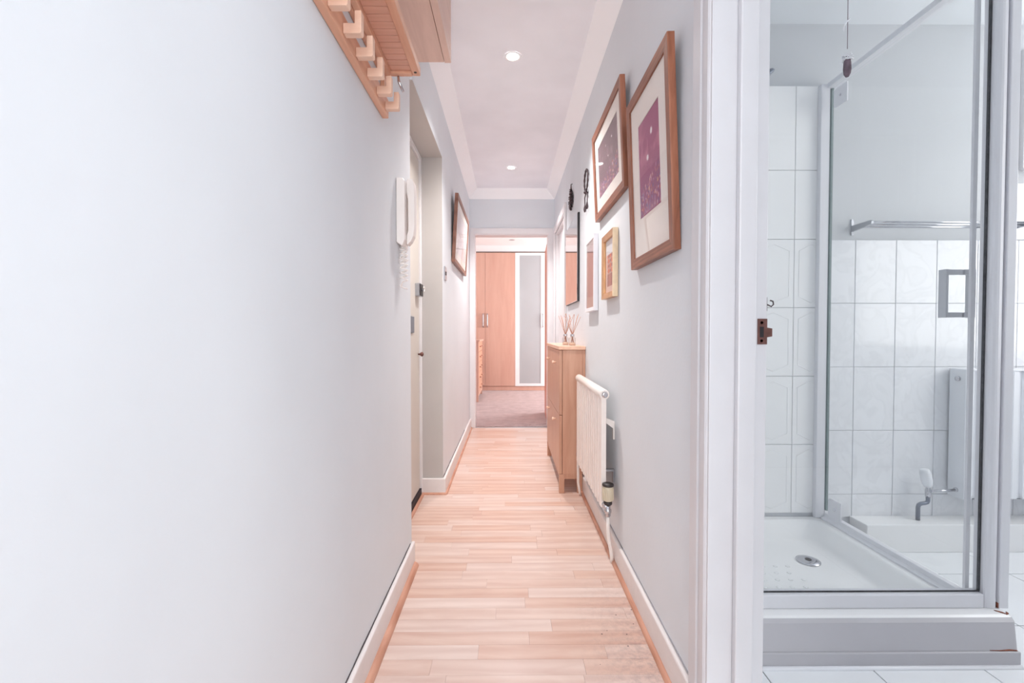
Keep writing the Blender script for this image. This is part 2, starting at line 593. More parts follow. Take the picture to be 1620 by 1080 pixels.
bead_y('trim_9', RX - 0.016, -1, 1.13, 3.74, 0.014)
bead_y('trim_10', -0.532, 1, 1.95, 2.79, 0.014)
# ragged caulk gap along the tops of the baseboards
def caulk(parent, x, sgn, y0, y1, seed, z=0.1, m='crack'):
    r = random.Random(seed)
    pts = []
    yy = y0
    while yy < y1:
        pts.append((x + sgn * 0.0015, yy, z + r.uniform(-0.0005, 0.002)))
        yy += 0.04
    MB().tube(pts, [0.0012 + r.uniform(0, 0.0014) for _ in pts], 5).build('caulk_gap', M[m], parent)
caulk(b1, LX, 1, 0.4, 1.95, 1)
caulk(b2, LXF, 1, 2.81, 4.2, 2)
caulk(b3, RX, -1, 1.14, 2.2, 3, m='crack_pale')

# ------------------------------------------------------------------ entrance door in its recess (door_1)
d1 = bx('door_1', M['door_cream'], (-0.585, -0.545, 1.97, 2.772, 0.045, 2.03), kind='structure', bevel=0.003)
fr = MB()
poly = [(1.955, 0.0), (1.975, 0.0), (1.975, 2.034), (2.776, 2.034), (2.776, 0.0), (2.804, 0.0), (2.804, 2.064), (1.955, 2.064)]
MB().prism(poly, 'x', -0.575, -0.533).build('door_frame', M['gloss'], d1, bevel=0.002)
bx('draught_strip', M['rubber'], (-0.58, -0.535, 1.975, 2.775, 0.0, 0.043), d1)
nl = bx('night_latch', M['steel'], (-0.548, -0.518, 2.655, 2.745, 1.21, 1.285), d1, bevel=0.004)
bx('latch_cover', M['dark'], (-0.5178, -0.5145, 2.657, 2.743, 1.212, 1.283), nl, bevel=0.002)
MB().tube([(-0.5143, 2.70, 1.25), (-0.503, 2.70, 1.25)], 0.009, 12).build('latch_knob', M['steel'], nl)
MB().tube([(-0.502, 2.70 + 0.016 * math.cos(t), 1.252 + 0.014 * math.sin(t)) for t in [i * 0.5 - 1.2 for i in range(9)]], 0.0035, 6).build('latch_snib', M['plastic'], nl)
bx('letter_plate', M['pipe_grey'], (-0.548, -0.538, 2.42, 2.60, 0.995, 1.088), d1, bevel=0.003)
MB().lathe([(0.004, 0), (0.006, 0.012), (0.013, 0.02), (0.014, 0.028), (0.005, 0.034)], (-0.546, 2.735, 0.867), 'x', 16).build('door_knob', M['brass_dark'], d1)

# ------------------------------------------------------------------ bathroom doorway (door_2): lining, stop, architrave, strike plate
d2 = MB().prism([(0.225, 0), (0.255, 0), (0.255, 2.02), (1.03, 2.02), (1.03, 0), (1.055, 0), (1.055, 2.05), (0.225, 2.05)],
                'x', 0.456, 0.586).build('door_2', M['jamb'], kind='structure', bevel=0.0015)
MB().prism([(0.256, 0), (0.274, 0), (0.274, 2.0), (1.011, 2.0), (1.011, 0), (1.029, 0), (1.029, 2.019), (0.256, 2.019)],
           'x', 0.512, 0.552).build('door_stop', M['jamb'], d2, bevel=0.003)
# hall side architrave: moulded cross-section swept as near leg, head, far leg
def architrave(parent, prof_far, name='architrave', mat='jamb'):
    return MB().prism(prof_far, 'z', 0, 2.1).build(name, M[mat], parent, bevel=0.0015)
architrave(d2, [(0.474, 1.037), (0.455, 1.037), (0.451, 1.043), (0.451, 1.066), (0.4545, 1.070), (0.4545, 1.078), (0.451, 1.083),
                (0.451, 1.124), (0.456, 1.130), (0.474, 1.130)])
architrave(d2, [(0.474, 0.15), (0.456, 0.15), (0.451, 0.156), (0.451, 0.244), (0.474, 0.244)])
bx('architrave', M['jamb'], (0.451, 0.474, 0.246, 1.0355, 2.035, 2.1), d2, bevel=0.003)
sp = MB().prism([(0.564, 0.972), (0.5855, 0.972), (0.5855, 0.988), (0.597, 0.990), (0.597, 1.008), (0.5855, 1.010), (0.5855, 1.030), (0.564, 1.030)],
           'y', 1.0275, 1.0296).build('strike_plate', M['brass_dark'], d2)
bx('latch_hole', M['black'], (0.5685, 0.5775, 1.0269, 1.0274, 0.988, 1.012), sp)
for zz in (0.980, 1.021):
    MB().lathe([(0.0034, 0), (0.0034, 0.0012), (0.0015, 0.0016)], (0.573, 1.0275, zz), 'y', 12).xf(Matrix.Identity(4)).build('screw', M['chrome'], sp)
hk = MB().tube([(0.586, 1.04, 1.062), (0.592, 1.038, 1.062), (0.599, 1.036, 1.058), (0.6035, 1.035, 1.063), (0.602, 1.035, 1.070), (0.596, 1.036, 1.072)], 0.0016, 7)
hk.box(0.5862, 0.5885, 1.034, 1.046, 1.048, 1.079)
hk.build('coat_hook', M['wire'], d2)

# ------------------------------------------------------------------ far right door (door_4), mostly edge-on
d4 = bx('door_4', M['gloss'], (0.505, 0.545, 3.83, 4.59, 0.008, 1.975), kind='structure')
MB().prism([(3.741, 0), (3.805, 0), (3.805, 1.995), (4.615, 1.995), (4.615, 0), (4.675, 0), (4.675, 2.06), (3.741, 2.06)],
           'x', 0.455, 0.4738).build('architrave', M['gloss'], d4, bevel=0.004)
MB().prism([(3.805, 0), (3.828, 0), (3.828, 1.978), (4.592, 1.978), (4.592, 0), (4.615, 0), (4.615, 1.995), (3.805, 1.995)],
           'x', 0.475, 0.58).build('door_lining', M['gloss'], d4)

# ------------------------------------------------------------------ bedroom doorway (door_3) and its open leaf
d3 = MB().prism([(-0.368, 0), (-0.348, 0), (-0.348, 2.003), (0.404, 2.003), (0.404, 0), (0.424, 0), (0.424, 2.023), (-0.368, 2.023)],
                'y', EY - 0.004, EY + 0.118).build('door_3', M['gloss'], kind='structure')
MB().prism([(-0.407, 0), (-0.354, 0), (-0.354, 2.010), (0.410, 2.010), (0.410, 0), (0.473, 0), (0.473, 2.073), (-0.407, 2.073)],
           'y', EY - 0.02, EY - 0.001).build('architrave', M['gloss'], d3, bevel=0.004)
bx('threshold_bar', M['steel'], (-0.348, 0.404, EY - 0.004, EY + 0.03, 0.0, 0.005), d3)
lf = MB().box(0, 0.04, 0, 0.74, 0.012, 1.985).xf(Matrix.Translation((0.413, 4.87, 0)) @ Matrix.Rotation(math.radians(-2.2), 4, 'Z'))
lf = lf.build('door_leaf', M['leaf'], d3, bevel=0.002)
for zz in (0.25, 1.82):
    bx('hinge', M['steel'], (0.4055, 0.4125, 4.852, 4.876, zz, zz + 0.09), lf)

# ------------------------------------------------------------------ bedroom shell
W('floor', 'under', (-1.45, 2.7, EY + 0.06, 8.45, -0.05, -0.004))
cb = MB()
nx, ny = 60, 70
for j in range(ny + 1):
    for i in range(nx + 1):
        hgt = 0.006 + random.uniform(-0.002, 0.002)
        cb.v.append((-0.347 + (0.75) * i / nx if j * 0.05 < 0.11 else -1.29 + 3.88 * i / nx, EY + 0.031 + 3.66 * j / ny if j else EY + 0.031, hgt))
for j in range(ny):
    for i in range(nx):
        a = j * (nx + 1) + i
        cb.f.append((a, a + 1, a + nx + 2, a + nx + 1)); cb.sm.append(True)
cb.build('floor', M['carpet'], kind='structure')
W('wall_bedroom_left', 'white_wall', (-1.45, -1.3, EY + 0.11, 8.45, -0.05, 2.52))
W('wall_bedroom_back', 'white_wall', (-1.3, 2.6, 8.33, 8.45, -0.05, 2.52))
MB().prism([(EY + 0.11, -0.05), (8.45, -0.05), (8.45, 2.52), (EY + 0.11, 2.52), (EY + 0.11, -0.049)], 'x', 2.6, 2.7).build('wall_bedroom_right', M['white_wall'], kind='structure')
W('wall_bedroom_front', 'white_wall', (-1.3, LXF - 0.02, EY + 0.01, EY + 0.11, -0.05, 2.52))
W('wall_bedroom_front', 'white_wall', (RX + 0.11, 2.6, EY + 0.01, EY + 0.11, -0.05, 2.52))
W('ceiling', 'white_wall', (-1.3, 2.6, EY + 0.11, 8.33, CZ, CZ + 0.06))

W('wall_bedroom_bulkhead', 'white_wall', (-1.29, 2.59, 7.715, 8.32, 2.3535, CZ - 0.001))

# ------------------------------------------------------------------ bathroom shell
BY = 2.15
bfloor = W('floor', 'grout_dk', (RX + 0.108, 3.05, -0.5, BY + 0.12, -0.06, -0.004))
T = 0.33
fx0, fy0 = 2.07, 1.85
for i in range(-5, 3):
    for j in range(-7, 1):
        x0, y0 = fx0 + i * T, fy0 + j * T
        xa, xb, ya, yb = max(x0, 0.59), min(x0 + T, 2.98), max(y0, -0.49), min(y0 + T, BY - 0.07)
        if xb - xa < 0.03 or yb - ya < 0.02: continue
        t = bx('tile', M['tile_floor'], (0, xb - xa - 0.004, 0, yb - ya - 0.004, -0.008, 0.0), bfloor)
        t.location = (xa, ya, 0)
wb_ = W('wall_bathroom_back', 'paint_bath', (0.582, 3.05, BY, BY + 0.12, -0.06, 2.5))
W('wall_bathroom_right', 'bath_white', (3.0, 3.1, -0.5, BY, -0.06, 2.5))
W('wall_bathroom_front', 'paint_bath', (0.582, 3.05, -0.6, -0.5, -0.06, 2.5))
W('ceiling', 'bath_white', (0.57, 3.05, -0.55, BY + 0.02, 2.44, 2.5))
# tiled faces: a grout bed plus one object per tile
gb = bx('grout_bed', M['grout'], (1.5, 3.0, BY - 0.006, BY, 0.0, 1.433), wb_)
rows = [0.118, 0.229, 0.533, 0.835, 1.135, 1.433]
xs = [1.503] + [1.632 + 0.1935 * i for i in range(8)]
mesh_cache = {}
def wall_tile(x0, x1, z0, z1, yf, yb, mat, parent, embossed=False):
    key = (round(x1 - x0, 4), round(z1 - z0, 4), round(yb - yf, 4), mat)
    if key not in mesh_cache:
        w_, h_ = x1 - x0 - 0.0025, z1 - z0 - 0.0025
        mb = MB().box(0, w_, 0, yb - yf, 0, h_)
        o = mb.build('tile', M[mat], parent, bevel=0.0012, seg=1)
        if embossed:
            # raised shield-shaped outline pressed into the tile face, same mesh
            m2 = bmesh.new(); m2.from_mesh(o.data)
            m2.free()
        mesh_cache[key] = o
    else:
        o = mesh_cache[key].copy()
        COL.objects.link(o)
        o.parent = parent
    o.location = (x0 + 0.00125, yf, z0 + 0.00125)
    if embossed and h_ok(x1 - x0, z1 - z0):
        w_, h_ = x1 - x0 - 0.0025, z1 - z0 - 0.0025
        kk = ('e',) + key
        if kk not in mesh_cache:
            m_ = 0.022
            pts = [(m_, 0, m_ + 0.03), (w_ / 2, 0, m_), (w_ - m_, 0, m_ + 0.03), (w_ - m_, 0, h_ - m_ - 0.03), (w_ / 2, 0, h_ - m_), (m_, 0, h_ - m_ - 0.03)]
            e_ = MB().tube(pts, 0.0016, 6, closed=True).build('embossed_border', M[mat], o)
            mesh_cache[kk] = e_
        else:
            e_ = mesh_cache[kk].copy(); COL.objects.link(e_); e_.parent = o
        e_.location = (0, 0, 0)
    return o
def h_ok(w, h): return w > 0.15 and h > 0.25
for i in range(len(xs) - 1):
    for j in range(len(rows) - 1):
        if xs[i] >= 2.97: continue
        wall_tile(xs[i], min(xs[i + 1], 2.998), rows[j], rows[j + 1], BY - 0.011, BY - 0.006, 'tile', wb_)
# shower area tiles, taller and embossed
gb2 = bx('grout_bed', M['grout'], (0.582, 1.497, BY - 0.014, BY, 0.0, 2.143), wb_)
rows2 = [0.143, 0.469, 0.792, 1.114, 1.433, 1.754, 2.143]
xs2 = [0.585, 0.766, 0.956, 1.146, 1.336, 1.496]
for i in range(len(xs2) - 1):
    for j in range(len(rows2) - 1):
        wall_tile(xs2[i], xs2[i + 1], rows2[j], rows2[j + 1], BY - 0.021, BY - 0.014, 'tile_shower', wb_, embossed=(j < 4))
# boxed-in ledge along the foot of the wall
bx('trim_11', M['acrylic'], (1.62, 3.0, 2.03, BY - 0.012, 0.0, 0.127), kind='structure', bevel=0.004)
# small window high in the back wall, at the edge of the view
w1 = bx('window_1', M['gloss'], (2.405, 2.97, BY - 0.022, BY - 0.001, 1.765, 2.32), kind='structure', bevel=0.003)
bx('window_pane', M['window'], (2.44, 2.935, BY - 0.026, BY - 0.0225, 1.80, 2.285), w1)
bx('window_sill', M['gloss'], (2.395, 2.98, BY - 0.075, BY - 0.0225, 1.750, 1.7645), w1, bevel=0.003)
gb3 = bx('grout_bed', M['grout'], (2.36, 3.0, BY - 0.006, BY, 1.436, 1.70), wb_)
for i in range(3):
    wall_tile(2.362 + i * 0.1935, 2.5535 + i * 0.1935, 1.4345, 1.70, BY - 0.011, BY - 0.006, 'tile', wb_)

# ------------------------------------------------------------------ shower: tray, plinth, screens
tray = empty('shower_tray', (1.05, 1.75, 0), 'white acrylic shower tray on a boxed plinth, with round waste', 'shower tray')
def ring(x0, x1, y0, y1, z, r=0.0, n=5):
    if r <= 0: return [(x0, y0, z), (x1, y0, z), (x1, y1, z), (x0, y1, z)]
    out = []
    for cx, cy, a0 in ((x0 + r, y0 + r, PI), (x1 - r, y0 + r, 1.5 * PI), (x1 - r, y1 - r, 0), (x0 + r, y1 - r, PI / 2)):
        for i in range(n):
            a = a0 + PI / 2 * i / (n - 1)
            out.append((cx + r * math.cos(a), cy + r * math.sin(a), z))
    return out
TY0, TY1, TX0, TX1 = 1.37, BY - 0.022, 0.59, 1.552
rings = [ring(TX0, TX1 - 0.022, TY0 - 0.037, TY1, 0.046, 0.012), ring(TX0, TX1 - 0.002, TY0 - 0.010, TY1, 0.115, 0.012), ring(TX0, TX1, TY0 + 0.0, TY1, 0.124, 0.012), ring(TX0 + 0.003, TX1 - 0.006, TY0 + 0.008, TY1 - 0.003, 0.128, 0.012),
         ring(TX0 + 0.05, TX1 - 0.11, TY0 + 0.085, TY1 - 0.035, 0.128, 0.05), ring(TX0 + 0.06, TX1 - 0.125, TY0 + 0.1, TY1 - 0.045, 0.118, 0.05),
         ring(TX0 + 0.085, TX1 - 0.16, TY0 + 0.125, TY1 - 0.075, 0.062, 0.06), ring(TX0 + 0.12, TX1 - 0.2, TY0 + 0.16, TY1 - 0.11, 0.055, 0.06)]
mb = MB()
n = len(rings[0])
for r_ in rings: mb.v += r_
for i in range(len(rings) - 1):
    for k in range(n):
        mb.f.append((i * n + k, i * n + (k + 1) % n, (i + 1) * n + (k + 1) % n, (i + 1) * n + k)); mb.sm.append(i > 3)
mb.f.append(tuple((len(rings) - 1) * n + k for k in range(n))); mb.sm.append(True)
basin = mb.build('basin', M['acrylic'], tray)
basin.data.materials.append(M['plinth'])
for p_ in basin.data.polygons[:2 * n]: p_.material_index = 1  # outer faces of the white tray greyed: shade put into the colour
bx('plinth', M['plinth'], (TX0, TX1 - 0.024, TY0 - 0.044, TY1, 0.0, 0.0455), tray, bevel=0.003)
MB().tube([(TX0, TY0 - 0.046, 0.002), (1.0, TY0 - 0.048, 0.003), (TX1 - 0.024, TY0 - 0.046, 0.002)], 0.007, 8).build('sealant_bead', M['sealant'], tray)
wst = MB().lathe([(0.045, 0), (0.045, 0.003), (0.036, 0.006), (0.02, 0.007)], (1.235, 1.85, 0.056), 'z', 24).build('waste', M['chrome'], tray)
MB().lathe([(0.012, 0), (0.012, 0.001)], (1.235, 1.85, 0.0632), 'z', 14).build('drain_hole', M['dark'], wst)
# non-slip pimples moulded in the tray floor
pm = MB()
for i in range(7):
    for j in range(6):
        pm.lathe([(0.009, 0), (0.006, 0.0016), (0.001, 0.002)], (0.80 + i * 0.05 + (j % 2) * 0.025, 1.56 + j * 0.05, 0.0548), 'z', 8)
pm.build('grip_pattern', M['acrylic'], tray, kind='stuff')
MB().tube([(1.520, TY0 + 0.028, 0.1290), (1.532, TY0 + 0.016, 0.1285), (1.538, TY0 + 0.008, 0.128), (1.545, TY0 + 0.012, 0.1285), (1.55, TY0 + 0.02, 0.128)], [0.001, 0.0032, 0.002, 0.0035, 0.0015], 6).build('rust_stain', M['rust'], tray, label='brown rust stain at the tray corner')
MB().tube([(1.44, TY0 - 0.0365, 0.0475), (1.47, TY0 - 0.037, 0.0465), (1.50, TY0 - 0.0365, 0.048), (1.522, TY0 - 0.037, 0.0465)], [0.0008, 0.0014, 0.0022, 0.0018], 6).build('rust_stain', M['rust'], tray, label='rusty joint under the tray corner')

SY, SX, SZ0, SZ1 = 1.43, 1.487, 0.178, 2.13
fs = empty('shower_screen', (1.05, SY, 0.128), 'fixed clear shower screen facing the hall, in white aluminium frame', 'shower screen')
bx('glass_pane', M['shower_glass'], (0.60, 1.500, SY - 0.003, SY + 0.003, SZ0 - 0.004, SZ1), fs)
bx('bottom_rail', M['alu'], (0.592, 1.500, SY - 0.022, SY + 0.02, 0.1285, 0.172), fs, bevel=0.004)
bx('rubber_seal', M['seal'], (0.600, 1.500, SY - 0.006, SY - 0.0031, 0.1725, 0.1765), fs)
bx('rubber_seal', M['seal'], (1.5005, 1.5035, SY - 0.004, SY + 0.004, 0.173, SZ1), fs)
bx('top_rail', M['alu'], (0.592, 1.500, SY - 0.015, SY + 0.015, SZ1 + 0.001, SZ1 + 0.035), fs, bevel=0.003)
bx('wall_profile', M['alu'], (0.5865, 0.5995, SY - 0.015, SY + 0.015, 0.173, SZ1), fs, bevel=0.002)
# corner post: rounded inner member and flat outer member
poly = [(1.505, SY + 0.02)] + [(1.524 - 0.019 * math.cos(a), SY - 0.012 - 0.012 * math.sin(a)) for a in [i * PI / 8 for i in range(9)]] + [(1.543, SY + 0.02)]
MB().prism(poly, 'z', 0.1285, SZ1 + 0.035).build('corner_post', M['alu'], fs)
bx('corner_post', M['alu'], (1.5455, 1.575, SY - 0.024, SY + 0.022, 0.1285, SZ1 + 0.035), fs, bevel=0.002)
bx('rust_stain', M['rust'], (1.5432, 1.5453, SY - 0.022, SY - 0.01, 0.129, 0.145), fs, label='rust at the foot of the corner post')

sd = empty('shower_door', (SX, 1.8, 0.128), 'clear glass shower door with square D handle, at right of the tray', 'shower door')
bx('glass_pane', M['shower_glass'], (SX - 0.003, SX + 0.003, SY + 0.03, BY - 0.05, 0.165, SZ1 - 0.012), sd)
bx('glass_edge', M['glass_edge'], (SX - 0.0045, SX + 0.0045, BY - 0.0495, BY - 0.038, 0.165, SZ1 - 0.012), sd)
bx('edge_strip', M['alu'], (SX - 0.006, SX + 0.007, SY + 0.021, SY + 0.0295, 0.165, SZ1 - 0.012), sd)
bx('wall_profile', M['alu'], (1.436, 1.478, BY - 0.046, BY - 0.0215, 0.129, SZ1 + 0.01), sd, bevel=0.003)
MB().prism([(SX - 0.022, SZ1 - 0.01), (SX - 0.022, SZ1 + 0.008), (SX - 0.010, SZ1 + 0.010), (SX - 0.008, SZ1 + 0.022), (SX + 0.018, SZ1 + 0.022), (SX + 0.018, SZ1 - 0.01)],
           'y', SY + 0.021, BY - 0.0215).build('top_rail', M['alu'], sd)
MB().prism([(SX - 0.03, 0.1285), (SX - 0.03, 0.135), (SX - 0.014, 0.140), (SX - 0.010, 0.155), (SX + 0.004, 0.158), (SX + 0.012, 0.146), (SX + 0.03, 0.14), (SX + 0.03, 0.1285)],
           'y', SY + 0.021, BY - 0.05).build('bottom_rail', M['alu'], sd)
for z0 in (2.012, 0.150):
    h = MB().prism([(BY - 0.15, z0), (BY - 0.08, z0), (BY - 0.07, z0 + 0.01), (BY - 0.07, z0 + 0.075), (BY - 0.08, z0 + 0.085), (BY - 0.15, z0 + 0.085)], 'x', SX - 0.011, SX - 0.0035)
    hh = h.build('hinge_plate', M['steel'] if z0 > 9 else M['alu'], sd, bevel=0.0015)
    MB().lathe([(0.006, 0), (0.006, -0.002), (0.003, -0.003)], (SX - 0.011, BY - 0.112, z0 + 0.043), 'x', 12).build('hinge_screw', M['chrome'], hh)
# D handle through the glass: flat bar each side, joined top and bottom
hy = 1.478
bx('handle', M['handle_grey'], (SX - 0.062, SX - 0.054, hy - 0.002, hy + 0.026, 1.047, 1.205), sd, bevel=0.001)
bx('handle', M['handle_grey'], (SX + 0.028, SX + 0.036, hy - 0.002, hy + 0.026, 1.047, 1.205), sd, bevel=0.001)
for z0 in (1.048, 1.188):
    bx('handle_arm', M['handle_grey'], (SX - 0.0535, SX - 0.0035, hy + 0.003, hy + 0.021, z0, z0 + 0.016), sd)
    bx('handle_arm', M['handle_grey'], (SX + 0.0035, SX + 0.0275, hy + 0.003, hy + 0.021, z0, z0 + 0.016), sd)

# shower head on its arm from the hidden side wall
sh = empty('wall_shower', (0.586, 1.77, 2.05), 'grey round shower head behind the door jamb', 'shower')
MB().tube([(0.583, 1.77, 2.06), (0.75, 1.77, 2.075), (0.88, 1.77, 2.06), (0.955, 1.77, 2.005)], 0.009, 10).build('arm', M['chrome'], sh)
R = Matrix.Translation((0.975, 1.765, 1.975)) @ Matrix.Rotation(math.radians(-38), 4, 'Y')
MB().lathe([(0.012, 0.03), (0.02, 0.018), (0.045, 0.004), (0.047, -0.006), (0.04, -0.009)], (0, 0, 0), 'z', 24).xf(R).build('head', M['pipe_grey'], sh)

# ------------------------------------------------------------------ bathroom fittings
pc = empty('light_pull_cord', (0.885, 1.2, 2.44), 'hanging light pull cord with a fluffy mauve bobble', 'pull cord')
MB().tube([(0.885, 1.2, 2.44), (0.885, 1.2, 2.1), (0.8855, 1.2, 1.74)], 0.0011, 6).build('cord', M['cord'], pc)
MB().tube([(0.892, 1.199, 1.818), (0.885, 1.198, 1.812), (0.880, 1.199, 1.806), (0.876, 1.2, 1.797), (0.8745, 1.2, 1.785)], [0.0008, 0.002, 0.0016, 0.0012, 0.0016], 6).build('knot_tail', M['sealant'], pc)
MB().lathe([(0.002, 0.054), (0.006, 0.048), (0.0085, 0.036), (0.0095, 0.02), (0.008, 0.008), (0.004, 0.0)], (0.886, 1.2, 1.668), 'z', 14).build('bobble', M['fluff'], pc)
fl = MB()
rr = random.Random(5)
pts = []
for i in range(40):
    a = i * 1.9
    pts.append((0.886 + 0.0125 * math.cos(a) * rr.uniform(0.7, 1.2), 1.2 + 0.012 * math.sin(a), 1.724 - rr.uniform(0, 0.014)))
MB().tube(pts, 0.0012, 5).build('frayed_collar', M['sealant'], pc)

tr = empty('towel_rail', (1.62, BY, 1.49), 'chrome towel rail of three tubes across the back wall', 'towel rail')
for xx in (1.62, 2.345):
    bk = MB().prism([(BY - 0.0005, 1.455), (BY - 0.0005, 1.530), (BY - 0.006, 1.530), (BY - 0.006, 1.500), (BY - 0.118, 1.500), (BY - 0.124, 1.494), (BY - 0.122, 1.482), (BY - 0.006, 1.472), (BY - 0.006, 1.455)], 'x', xx - 0.006, xx + 0.006)
    bk.build('bracket', M['steel'], tr, bevel=0.001)
for dy, zz in ((0.112, 1.492), (0.085, 1.487), (0.055, 1.483)):
    MB().tube([(1.6265, BY - dy, zz), (2.3385, BY - dy, zz)], 0.0048, 10).build('tube', M['chrome'], tr)

def radiator(t, y_or_x, a0, a1, z0, z1, front, back, flutes, mat, axis):
    """corrugated steel panel; front face toward negative axis normal"""
    n = flutes
    p = []
    L_ = a1 - a0
    edge = 0.03
    p.append((a0, back))
    p.append((a0, front + 0.003))
    pitch = (L_ - 2 * edge) / n
    for i in range(n):
        s = a0 + edge + i * pitch
        p += [(s + pitch * 0.04, front), (s + pitch * 0.12, front + 0.014), (s + pitch * 0.46, front + 0.014), (s + pitch * 0.54, front)]
    p += [(a1, front + 0.003), (a1, back)]
    if axis == 'y':
        poly = [(q[1], q[0]) for q in p]
    else:
        poly = p
    return MB().prism(poly, 'z', z0, z1).build('panel', mat, t, bevel=0.0015, seg=1)

br = empty('bathroom_radiator', (2.5, 2.1, 0.23), 'white compact radiator on the tiled bathroom wall', 'radiator')
radiator(br, None, 2.088, 2.92, 0.235, 0.822, 2.052, 2.064, 15, M['rad_bath'], 'x')
bx('end_cover', M['rad_bath'], (2.078, 2.0875, 2.05, 2.128, 0.232, 0.83), br, bevel=0.002)
bx('end_cover', M['rad_bath'], (2.9205, 2.93, 2.05, 2.128, 0.232, 0.83), br, bevel=0.002)
tg = bx('top_grille', M['rad_bath'], (2.088, 2.92, 2.05, 2.128, 0.8225, 0.83), br)
bx('rear_panel', M['rad_bath'], (2.088, 2.92, 2.108, 2.12, 0.235, 0.82), br)
MB().lathe([(0.011, 0), (0.011, -0.008), (0.006, -0.010)], (2.078, 2.085, 0.785), 'x', 16).build('bleed_plug', M['chrome'], br)
MB().lathe([(0.010, 0), (0.010, -0.006), (0.005, -0.008)], (2.078, 2.085, 0.268), 'x', 16).build('lower_plug', M['chrome'], br)
bv = empty('white_radiator_valve', (1.93, 2.085, 0.127), 'white thermostatic valve with dark bent pipe beside the bathroom radiator', 'radiator valve')
Rz = Matrix.Translation((1.945, 2.083, 0.285)) @ Matrix.Rotation(math.radians(-14), 4, 'Y')
MB().lathe([(0.016, 0), (0.019, 0.012), (0.022, 0.03), (0.021, 0.065), (0.017, 0.08), (0.013, 0.082)], (0, 0, 0), 'z', 20).xf(Rz).build('valve_head', M['rad_bath'], bv)
MB().lathe([(0.010, 0.0), (0.012, 0.012), (0.012, 0.03), (0.009, 0.04), (0.009, 0.05)], (1.945, 2.083, 0.236), 'z', 16).build('valve_body', M['chrome'], bv)
MB().tube([(1.957, 2.083, 0.262), (2.02, 2.083, 0.264), (2.069, 2.084, 0.267)], 0.0065, 10).build('chrome_tail', M['chrome'], bv)
MB().tube([(1.945, 2.083, 0.236), (1.945, 2.083, 0.218), (1.941, 2.083, 0.209), (1.93, 2.083, 0.206), (1.912, 2.083, 0.204), (1.903, 2.083, 0.199), (1.899, 2.083, 0.188), (1.899, 2.083, 0.128)], 0.0085, 10).build('bent_pipe', M['pipe_grey'], bv)

# ------------------------------------------------------------------ coat rack with slatted hat shelf
RX0 = LX + 0.001
rk = empty('coat_rack', (LX, 1.2, 1.71), 'wooden coat rack with seven pegs and a slatted hat shelf', 'coat rack')
Y0R, Y1R = 0.86, 1.53
bx('lower_board', M['rack'], (RX0, -0.399, Y0R, Y1R, 1.708, 1.768), rk, bevel=0.002)
ub = bx('upper_board', M['rack'], (RX0, -0.404, Y0R, Y1R, 1.835, 1.895), rk, bevel=0.002)
for yy in (Y0R, Y1R - 0.026):
    bx('upright', M['rack'], (RX0, -0.406, yy, yy + 0.026, 1.7685, 1.8345), rk)
hook0 = None
for i in range(7):
    yy = 0.925 + i * 0.093
    if hook0 is None:
        h = MB().prism([(0, 0.0), (0.041, 0.0), (0.044, 0.004), (0.044, 0.054), (0.028, 0.054), (0.028, 0.024), (0, 0.024)], 'y', 0, 0.021)
        hook0 = h.build('peg', M['hook'], rk, bevel=0.0012)
        hk_ = hook0
    else:
        hk_ = hook0.copy(); COL.objects.link(hk_); hk_.parent = rk
    hk_.location = Vector((-0.3985, yy, 1.718)) - rk.location
MB().prism([(-0.403, 1.836), (-0.3855, 1.836), (-0.3855, 1.868), (-0.403, 1.868)], 'y', Y0R, Y1R - 0.0205).build('inner_rail', M['rack'], rk, bevel=0.002)
orl = bx('outer_rail', M['rack'], (-0.318, -0.293, Y0R, Y1R + 0.002, 1.848, 1.876), rk, bevel=0.003)
MB().lathe([(0.0048, 0), (0.0048, -0.0008)], (-0.3055, 1.508, 1.848), 'z', 12).build('screw_hole', M['dark'], orl)
bx('end_rail', M['rack'], (-0.4035, -0.3185, Y1R - 0.02, Y1R, 1.846, 1.872), rk, bevel=0.002)
slat0 = None
ys = Y1R - 0.02 - 0.0293
k = 0
while ys > Y0R:
    if slat0 is None:
        slat0 = bx('slat', M['slat'], (0, 0.0665, 0, 0.0270, 0, 0.018), rk, bevel=0.001)
        s_ = slat0
    else:
        s_ = slat0.copy(); COL.objects.link(s_); s_.parent = rk
    s_.location = Vector((-0.3850, ys, 1.854)) - rk.location
    ys -= 0.0293
    k += 1
MB().tube([(-0.366, 1.526, 1.846), (-0.364, 1.527, 1.829), (-0.352, 1.535, 1.800)], [0.0035, 0.005, 0.0045], 10).build('metal_peg', M['chrome'], rk)

cu = empty('wall_cupboard', (LX, 1.6, 2.135), 'pale wood cupboard high on the left wall above the coat rack', 'cupboard')
bx('carcass', M['box'], (LX + 0.001, -0.2725, 0.95, 1.945, 2.136, 2.4585), cu, bevel=0.001)
bx('door', M['box'], (-0.2705, -0.2435, 0.95, 1.9465, 2.134, 2.4585), cu, bevel=0.0015)

